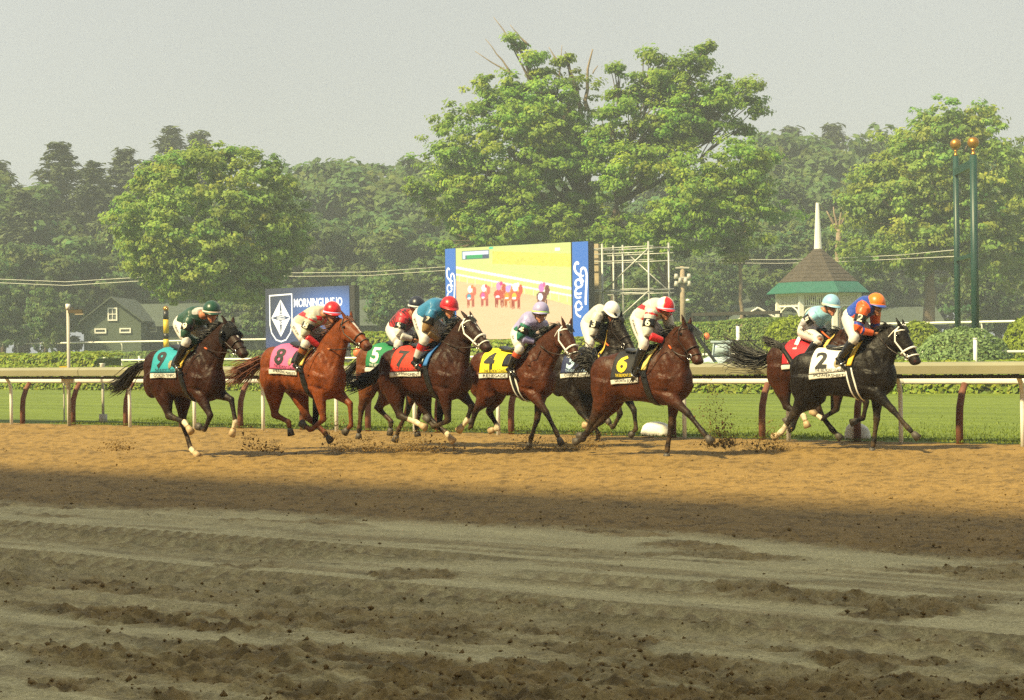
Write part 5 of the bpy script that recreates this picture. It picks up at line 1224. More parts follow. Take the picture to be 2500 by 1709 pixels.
    if hd.get('hood'):   # blinker hood with cups
        hh = MB(); hh.loft([(c + Vector((0, 0, 0)), A * 1.07, Bv * 1.05) for c, A, Bv in (head_sec(t, .006) for t in (-.02, .04, .10, .18, .26, .34, .40))], 20, 2.3)
        ho = hh.build('blinker_hood', mat('hood_black', (.006, .006, .007), .85, spec=.15), root, True)
        for sgn in (-1, 1):
            c, A, Bv = head_sec(.24); q = c + A * 1.25 * sgn - Bv * .35; MB().loft([(q - hv * .05, lat * .012, bk * .05), (q + lat * .02 * sgn, lat * .03, bk * .055), (q + hv * .03 + lat * .035 * sgn, lat * .012, bk * .04)], 12).build('cup', BLACK, ho, True)
    info = dict(root=root, O=O, th=th, un=un, B=B, bits=bits, f=f, l=l, bvh=bvh, hit=hit, sz=sz)
    return info

# ================================================================ JOCKEYS
SKIN = mat('skin', (.36, .17, .10), .5, .1, 12, attr='Col'); SILK = mat('silks', (.5, .5, .5), .42, .06, 10, .25, 22, attr='Col', sheen=.2); BREECH = mat('breeches', (.58, .56, .54), .6, .05, 8, .2, 25)
BOOT = mat('boot_leather', (.012, .011, .011), .18, coat=.3, attr='Col'); LENS = mat('goggle_lens', (.01, .009, .008), .05, coat=.5)
def jockey(hd, H):
    J = hd['j']; un = H['un']; B = H['B']; s = 1.0
    hip = un(J['hip'], -.10); neck = un(J['neck'], 0); head = un(J['head'], J.get('hl', -.01)); shl = un(J['sh'], -.17); elb = un(J['el'], J.get('ella', -.27)); hnd = un(J['hand'], -.07); kn = un(J['knee'], -.27); ank = un(J['ank'], -.30)
    ar = J.get('arch', .03)
    pel = Vector((hip.x, 0, hip.z)); nk = Vector((neck.x, 0, neck.z)); spine = (nk - pel); L = spine.length
    nk = pel + spine * (min(max(L, .42), .58) / L); spine = nk - pel; sdir = spine.normalized(); up = ortho(sdir, Vector((-.3, 0, 1)))
    shN = nk - sdir * .07 - up * .045; shl = Vector((shN.x * .6 + shl.x * .4, -.185, shN.z * .6 + shl.z * .4))
    elb = clampseg(shl, elb, .25, .31); hnd = clampseg(elb, hnd, .22, .29)
    hipj = pel + Vector((.0, -.09, -.02)); kn = clampseg(hipj, kn, .36, .44); ank = clampseg(kn, ank, .34, .42)
    # keep the lower leg outside the horse
    toe = ank + Vector((.13, .01, -.075)) if 'toe' not in J else ank + (un(J['toe'], -.30) - ank).normalized() * .16
    mir = lambda p, dx=0, dz=0: Vector((p.x + dx, -p.y, p.z + dz))
    shF, elF, haF, knF, anF, toF = mir(shl), mir(elb, J.get('edx', .03), .01), mir(hnd, .03, .0), mir(kn, .03), mir(ank, .02), mir(toe, .02)
    zs = 1.40; base = H['O'].copy(); base.z = zs
    root = thing('person', base, -H['th'], hd['jlabel'], 'person'); off = Vector((0, 0, -zs))
    def torso(mb, inf):
        secs = []
        for t, w_, dp, a in ((-.16, .09, .07, .0), (-.08, .145, .115, .0), (.06, .165, .125, .01), (.25, .15, .108, .6), (.45, .145, .105, 1.0), (.65, .165, .112, .9), (.82, .178, .112, .5), (.93, .145, .09, .2), (1.02, .07, .065, 0)):
            secs.append((pel + spine * t + up * (ar * a - .01), Vector((0, w_ * 1.12 + inf, 0)), up * (dp * 1.18 + inf)))
        mb.loft(secs, 20, 2.3)
    def limb_(mb, pts, rad, inf):
        secs = []
        for i, p in enumerate(pts):
            t = (pts[min(i + 1, len(pts) - 1)] - pts[max(i - 1, 0)]).normalized(); a = t.orthogonal().normalized(); b = t.cross(a); secs.append((p, a * (rad[i] + inf), b * (rad[i] + inf)))
        mb.loft(secs, 12)
    def arm(mb, sh, el, ha, inf, end=1.0, puff=0.0):
        d1, d2 = el - sh, ha - el
        limb_(mb, [sh - d1 * .1, sh + d1 * .15, sh + d1 * .5, sh + d1 * .85, el, el + d2 * .2 * end, el + d2 * .55 * end, el + d2 * .95 * end], [.058, .058 + puff, .05 + puff, .042 + puff, .043, .043 + puff * .7, .036 + puff * .5, .028], inf)
    def leg_(mb, hj, k, a, inf, lo=1.0):
        d1, d2 = k - hj, a - k
        limb_(mb, [hj - d1 * .12, hj + d1 * .1, hj + d1 * .45, hj + d1 * .8, k, k + d2 * .15 * lo, k + d2 * .4 * lo, k + d2 * .75 * lo, k + d2 * lo], [.09, .095, .085, .064, .056, .055, .052, .042, .035], inf)
    # orientation of the head: looks along the track, a touch towards the camera and down
    yaw = J.get('yaw', -.55); dn = J.get('nod', .16); fwd = Vector((math.cos(yaw) * math.cos(dn), math.sin(yaw) * math.cos(dn), -math.sin(dn))); hu = ortho(fwd, Vector((.1, 0, 1))); hl = hu.cross(fwd); HS = 1.14; fwd, hl, hu = fwd * HS, hl * HS, hu * HS
    hc = head; axh = (fwd, hl, hu)
    mb = MB(); torso(mb, -.012)
    for a in ((shl, elb, hnd), (shF, elF, haF)): arm(mb, *a, -.008)
    leg_(mb, hipj, kn, ank, -.008); leg_(mb, mir(hipj), knF, anF, -.008)
    limb_(mb, [nk - sdir * .06, nk.lerp(hc, .5), hc - fwd * .02], [.062, .055, .055], 0)
    mb.ellipsoid(hc + hu * .02, (.098, .076, .105), axh); mb.ellipsoid(hc + fwd * .035 - hu * .055, (.055, .052, .062), axh)
    mb.loft([(hc + fwd * .075 + hu * .015, hl * .008, hu * .006), (hc + fwd * .098 - hu * .018, hl * .014, hu * .012), (hc + fwd * .118 - hu * .036, hl * .018, hu * .012), (hc + fwd * .085 - hu * .048, hl * .016, hu * .008)], 8)
    mb.ellipsoid(hc + fwd * .082 - hu * .078, (.022, .026, .007), axh); mb.ellipsoid(hc + fwd * .082 - hu * .088, (.020, .024, .007), axh); mb.ellipsoid(hc + fwd * .075 - hu * .110, (.022, .024, .016), axh)
    for sg in (-1, 1): mb.ellipsoid(hc + hl * .076 * sg - fwd * .01 - hu * .015, (.020, .010, .030), axh)
    # hands: palm and curled fingers closed on the rein
    for ha, el, sg in ((hnd, elb, -1), (haF, elF, 1)):
        t = (ha - el).normalized(); a = ortho(t, Vector((0, -sg, .35))); b = t.cross(a)
        mb.ellipsoid(ha + t * .035, (.045, .020, .038), (t, a, b))
        for i in range(4):
            o_ = b * (-.027 + .018 * i); ln = (.9, 1.0, .96, .8)[i]
            mb.tube([ha + t * .06 + o_, ha + t * (.06 + .032 * ln) + o_ + a * .004, ha + t * (.068 + .026 * ln) + o_ - a * .026, ha + t * .05 + o_ - a * .038], [.0098, .0095, .009, .008], 7)
        mb.tube([ha + t * .015 - b * .03, ha + t * .045 - b * .042 - a * .012, ha + t * .07 - b * .03 - a * .028], [.011, .010, .008], 7)
    me = remesh(mb, .0115, 2, .5); V = verts_of(me); skin = np.array(J.get('skin', (.40, .19, .11)))
    cols = np.repeat(skin[None], len(V), 0); rel = V - np.array(hc); rf, ru, rl = rel @ np.array(fwd) / HS ** 2, rel @ np.array(hu) / HS ** 2, rel @ np.array(hl) / HS ** 2
    cols[(rf > .06) & (np.abs(ru + .083) < .008) & (np.abs(rl) < .03)] = skin * (.75, .42, .42)
    cols[(ru > -.02) & (rf < .02) & (np.linalg.norm(rel, axis=1) < .14)] = (.03, .02, .015)
    if J.get('beard'): cols[(ru < -.05) & (np.linalg.norm(rel, axis=1) < .15) & (rf > 0)] *= .55
    gl = J.get('glove')
    for ha in (hnd, haF):
        m = np.linalg.norm(V - np.array(ha), axis=1) < .105
        if gl is not None: cols[m] = gl
    set_col(me, cols); obj('body', me, SKIN, root, off)
    # breeches
    mb = MB(); secs = []
    for t, w_, dp in ((-.18, .09, .075), (-.10, .15, .12), (.05, .172, .132), (.20, .16, .118)): secs.append((pel + spine * t - up * .008, Vector((0, w_ * 1.1 + .006, 0)), up * (dp * 1.14 + .006)))
    mb.loft(secs, 18, 2.3); leg_(mb, hipj, kn, kn.lerp(ank, .3), .020); leg_(mb, mir(hipj), knF, knF.lerp(anF, .3), .020)
    me = remesh(mb, .015, 3, .5); obj('breeches', me, mat('breeches_pink', (.72, .66, .62), .6, .05, 8, .2, 25) if J.get('br') else BREECH, root, off)
    bt = BVHTree.FromPolygons([tuple(v) for v in verts_of(me)], [tuple(p.vertices) for p in me.polygons])
    if J.get('brtext'):
        t_ = (kn - hipj); pos = hipj + t_ * .42; ux = t_.normalized(); vy = ortho(ux, Vector((.8, 0, .6))); 
        text_on('breeches_lettering', J['brtext'], pos, ux, vy, mat('print_dark', (.03, .03, .03), .7), root, size=.052, lift=.003, bvh=bt, loc=off)
    # jersey
    mb = MB(); secs = []
    torso_secs = ((.10, .168, .124, .1), (.25, .158, .116, .6), (.45, .155, .115, 1.0), (.65, .172, .12, .9), (.82, .182, .118, .5), (.93, .15, .096, .2), (1.0, .085, .075, 0))
    for t, w_, dp, a in torso_secs: secs.append((pel + spine * t + up * (ar * a - .01), Vector((0, w_ * 1.14 + .006, 0)), up * (dp * 1.24 + .006)))
    mb.loft(secs, 20, 2.3)
    for a in ((shl, elb, hnd), (shF, elF, haF)): arm(mb, *a, .014, .97, .014)
    me = remesh(mb, .0118, 3, .5); V = verts_of(me)
    V = V + 0.010 * (np.stack([fbm(V[:, 0] * 11 + 3, V[:, 2] * 11 + V[:, 1] * 7, 3, 11 + hd['num'])] * 3, -1) - .5)
    me.vertices.foreach_set('co', V.astype(np.float32).ravel())
    segs = [(pel + spine * .1, nk, 'torso', .12), (shl, elb, 'ua', .045), (elb, hnd, 'fa', .035), (shF, elF, 'ua', .045), (elF, haF, 'fa', .035)]
    D = []; T = []
    for a, b, tg, o_ in segs:
        dd, tt = seg_dist(V, a, b); D.append(dd - o_); T.append(tt)
    D = np.array(D); T = np.array(T); best = D.argmin(0); tb = T[best, np.arange(len(V))]; part = np.array(['torso', 'ua', 'fa', 'ua', 'fa'])[best]
    rel = V - np.array(pel); sp = rel @ np.array(sdir) / spine.length; upc = rel @ np.array(up)
    set_col(me, J['silk'](part, tb, sp, V[:, 1], upc, V)); jer = obj('jersey', me, SILK, root, off)
    jb = BVHTree.FromPolygons([tuple(v) for v in V], [tuple(p.vertices) for p in me.polygons])
    # arm band with the number
    d1 = elb - shl; td = d1.normalized(); a_ = td.orthogonal().normalized(); b_ = td.cross(a_); c0 = shl + d1 * .30
    MB().loft([(c0 + d1 * (q * .36), a_ * .088, b_ * .088) for q in (0, .25, .5, .75, 1)], 18).build('arm_band', BLACK, root, True, off)
    ab = BVHTree.FromPolygons(*[(lambda q: ([tuple(v) for v in q.v], q.f))(MB().loft([(c0 + d1 * (q * .36), a_ * .0885, b_ * .0885) for q in (0, .5, 1)], 18))][0])
    nn = Vector((.45, -1, .15)).normalized(); vy = ortho(nn, -td); ux = vy.cross(nn)
    text_on('arm_number', str(hd['num']), c0 + d1 * .18, ux, vy, mat('number_cream', (.80, .76, .60), .6), root, size=.15, lift=.004, bvh=ab, bold=.004, loc=off)
    # boots
    for k, a, t, sg in ((kn, ank, toe, -1), (knF, anF, toF, 1)):
        mb = MB(); d2 = a - k
        limb_(mb, [k + d2 * .20, k + d2 * .3, k + d2 * .5, k + d2 * .8, a], [.062, .064, .06, .047, .044], .004)
        ft = (t - a).normalized(); lt = ortho(ft, Y3); fu = ft.cross(lt); fu = fu if fu.z > 0 else -fu; hl_ = a - ft * .05 - fu * .055
        mb.loft([(hl_, lt * .028, fu * .03), (hl_ + ft * .05 + fu * .012, lt * .034, fu * .042), (hl_ + ft * .12, lt * .038, fu * .032), (hl_ + ft * .19 - fu * .008, lt * .036, fu * .022), (hl_ + ft * .225 - fu * .012, lt * .02, fu * .012)], 12)
        me = remesh(mb, .012, 3, .5); V = verts_of(me); _, tt = seg_dist(V, k, a); cols = np.repeat(np.array([[.012, .011, .011]]), len(V), 0)
        if J.get('boot'):
            for t0, t1, cc in J['boot']: cols[(tt > t0) & (tt < t1)] = cc
        set_col(me, cols); bo = obj('boot', me, BOOT, root, off)
        # stirrup belongs to the saddle
        sc_ = hl_ + ft * .13 - fu * .035; q = MB(); q.tube([sc_ + lt * .05, sc_ + lt * .055 + fu * .05, sc_ + fu * .10, sc_ - lt * .055 + fu * .05, sc_ - lt * .05, sc_ + lt * .05], .007, 6)
        q.build('stirrup', STEEL, H['root'], True)
        q = MB(); q.tube([sc_ + fu * .10, sc_.lerp(B(.08, .2 * sg, 1.45), .5) + fu * .03 + Vector((0, .02 * sg, 0)), B(.08, .215 * sg, 1.42)], .009, 5); q.build('stirrup_leather', BLACK, H['root'], True)
    # helmet, peak, band, goggles
    ca = J['cap']; HM = mat('cap_%d' % hd['num'], ca, .35, .05, 8, sheen=.1, attr='Col'); hb = MB(); hcap = hc + hu * .035
    rows_ = 12; n = 32; v = []; F_ = []; cc = []
    for j in range(rows_ + 1):
        ph = math.pi * .56 * j / rows_
        for i in range(n):
            q = 2 * math.pi * i / n; p = hcap + fwd * (.130 * math.sin(ph) * math.cos(q)) + hl * (.112 * math.sin(ph) * math.sin(q)) + hu * (.122 * math.cos(ph)); v.append(p); cc.append(J['capfn'](q, ph) if 'capfn' in J else ca)
    for j in range(rows_):
        for i in range(n): F_.append((j * n + i, (j + 1) * n + i, (j + 1) * n + (i + 1) % n, j * n + (i + 1) % n))
    v0 = len(v); v += [hcap + (p - hcap) * .93 for p in v[rows_ * n:]]; cc += [ca] * n; F_ += [(rows_ * n + i, v0 + i, v0 + (i + 1) % n, rows_ * n + (i + 1) % n) for i in range(n)]
    me = new_mesh('helmet', v, F_); set_col(me, np.array(cc)); hel = obj('helmet', me, HM, root, off)
    pk = MB(); P0 = []; P1 = []
    for i in range(13):
        q = math.radians(-72 + 144 * i / 12); r_ = Vector((0, 0, 0)) + hcap - hu * .012
        P0.append(r_ + fwd * .125 * math.cos(q) + hl * .108 * math.sin(q)); P1.append(r_ + fwd * (.125 + .058 * math.cos(q)) * math.cos(q) * 1.03 + hl * .118 * math.sin(q) - hu * .022 * math.cos(q))
    vv = P0 + P1 + [p - hu * .007 for p in P0] + [p - hu * .007 for p in P1]; k = 13
    fs = [(i, k + i, k + i + 1, i + 1) for i in range(12)] + [(2 * k + i, 2 * k + i + 1, 3 * k + i + 1, 3 * k + i) for i in range(12)] + [(k + i, 3 * k + i, 3 * k + i + 1, k + i + 1) for i in range(12)]
    me = new_mesh('peak', vv, fs); set_col(me, np.repeat(np.array([J.get('peak', ca)]), len(vv), 0)); obj('peak', me, HM, hel)
    bd = MB(); bd.loft([(hcap - hu * .018 + hu * z, fwd * (.1345 + e), hl * (.1165 + e)) for z, e in ((-.014, 0), (0, .002), (.014, 0))], 28)
    bd.build('helmet_band', mat('capband_%d' % hd['num'], J.get('band', ca), .5), hel, True)
    g = MB(); gs_ = []
    for i in range(9):
        q = math.radians(-62 + 124 * i / 8); gs_.append((hc + hu * .012 + fwd * (.104 * math.cos(q)) + hl * (.090 * math.sin(q)), (fwd * math.cos(q) + hl * math.sin(q)) * .017, hu * (.033 - .008 * abs(math.sin(q)))))
    g.loft(gs_, 10, 2.6); go = g.build('goggles', LENS, root, True, off)
    MB().loft([(hc + hu * .016 + hu * z, fwd * .1165, hl * .094) for z in (-.010, .010)], 24).build('goggle_strap', BLACK, go, True)
    cs_ = [hc + hl * .085 * s_ + hu * z_ + fwd * x_ for s_, z_, x_ in ((-1, .0, .02), (-.75, -.07, .03), (0, -.128, .055), (.75, -.07, .03), (1, .0, .02))]
    MB().tube(cs_, .006, 5).build('chin_strap', BLACK, hel, True)
    # reins from the bit to the hands (they belong to the horse)
    for bit, ha, sg in ((H['bits'][0], hnd, -1), (H['bits'][1], haF, 1)):
        e = ha + Vector((.05, 0, -.01)); pts = [bit.lerp(e, t) - Vector((0, 0, .05 * math.sin(math.pi * t))) + Vector((0, sg * .06 * math.sin(math.pi * t), 0)) for t in np.linspace(0, 1, 8)]
        rn = MB(); rn.tube(pts[:6], .008, 5); rn.build('rein', mat('bridle_dark', (.022, .012, .008), .4), H['root'], True)
        rn = MB(); rn.tube(pts[5:], .0125, 6); rn.build('rein_grip', mat('grip_%d' % hd['num'], hd.get('grip', (.02, .012, .008)), .6), H['root'], True)
    if J.get('whip'):
        a, b = un(J['whip'][0], -.22), un(J['whip'][1], -.36); o0 = a; R = Matrix.Rotation(-H['th'], 3, 'Z'); wr_ = thing('riding_whip', H['O'] + R @ Vector((a.x, a.y, 0)) + Vector((0, 0, a.z)), -H['th'], J['whiplabel'], 'whip')
        d_ = b - a; MB().tube([(0, 0, 0), d_ * .25], .010, 6).build('grip', BLACK, wr_, True); MB().tube([d_ * .25, d_ * .9], [.007, .004], 6).build('shaft', BLACK, wr_, True); MB().box(d_ * .96, (.05, .006, .02)).build('flap', BLACK, wr_)
    return root
# ================================================================ THE FIELD
def cset(n, c): return np.repeat(np.array([c], float), n, 0)
DG = (.008, .052, .030); CREAM = (.66, .66, .56); RED = (.62, .012, .022); WHT = (.58, .57, .54)
def silk9(p, t, s, y, u_, V):
    c = cset(len(t), DG); fa = p == 'fa'; c[fa & (t < .10)] = WHT; c[(p == 'torso') & (s > .93) & (u_ > .0)] = WHT
    b = (p == 'torso') & (u_ > .085) & (np.abs(s - .62) < .06) & (np.abs(y) < .09); c[b & ((np.floor((y + .09) / .03) % 2) == 0)] = WHT
    return c
def brace(base, line):
    def f(p, t, s, y, u_, V):
        c = cset(len(t), base); to = p == 'torso'
        side = np.abs(u_ - (.115 - .30 * (s - .35))) < .040; c[to & side & (s > .18) & (np.abs(y) > .06)] = line
        c[to & (u_ > .10) & (np.abs(s - .74) < .035) & (np.abs(y) < .10)] = line; c[to & (u_ > .10) & (np.abs(s - .50) < .03) & (np.abs(y) < .08)] = line
        c[to & (u_ < -.055) & (s > .12) & (s < .40)] = line; c[to & (np.abs(y) < .03) & (u_ < -.05) & (s > .35)] = line; c[(p == 'ua') & (t > .02) & (t < .12)] = line
        c[(p == 'fa') & (t > .05)] = line
        return c
    return f
def silk7(p, t, s, y, u_, V):
    c = cset(len(t), (.018, .16, .33)); c[p == 'fa'] = (.20, .115, .035); c[(p == 'ua') & (t > .62)] = (.20, .115, .035); return c
def silk5(p, t, s, y, u_, V):
    c = cset(len(t), (.42, .012, .022)); k = (np.floor((s * .5 + y) / .055) + np.floor((s * .5 - y) / .055)) % 2 == 0; c[(p == 'torso') & k] = (.012, .010, .014)
    c[p == 'fa'] = (.70, .68, .62); c[(p == 'ua') & (t > .55)] = (.70, .68, .62); return c
def silk4(p, t, s, y, u_, V):
    L = (.30, .28, .52); G = (.008, .135, .085); c = cset(len(t), L); c[(p == 'ua') & (t > .12)] = G; c[(p == 'torso') & (s < .30) & (u_ < .05)] = G; c[(p == 'torso') & (u_ < -.06) & (s > .3) & (s < .6)] = G; return c
def silk3(p, t, s, y, u_, V):
    c = cset(len(t), (.54, .53, .47)); c[(p == 'fa') & (t > .1)] = (.015, .015, .015); c[(p == 'torso') & (u_ > .06) & (s > .66) & (np.abs(y) < .06)] = (.02, .02, .02); c[(p == 'torso') & (u_ < -.02) & (s > .55)] = (.05, .05, .05); return c
def silk2(p, t, s, y, u_, V):
    O_ = (.70, .105, .015); Bl = (.012, .055, .36); c = cset(len(t), Bl); ar = (p == 'ua') | (p == 'fa'); c[ar] = O_
    c[(p == 'ua') & (t > .68) & (t < .82)] = Bl; c[(p == 'fa') & (t > .22) & (t < .34)] = Bl; c[(p == 'torso') & (u_ < -.03) & (s < .5)] = O_
    r = np.sqrt((s - .55) ** 2 * .3 + y ** 2); c[(p == 'torso') & (u_ > .06) & (np.abs(r - .075) < .018)] = O_; return c
def silk1(p, t, s, y, u_, V):
    c = cset(len(t), (.26, .52, .66)); c[(p == 'fa')] = (.42, .40, .44); c[(p == 'ua') & (t > .2)] = (.42, .40, .44); return c
def quarters(q, ph): return (.62, .012, .022) if (abs(((q + math.pi) % (2 * math.pi)) - math.pi) < .75 or abs(((q) % (2 * math.pi)) - math.pi) < .4) else (.78, .75, .66)
BAY = (.085, .026, .010); DBAY = (.050, .017, .009); CHEST = (.215, .062, .019); ORG = (.72, .12, .02)
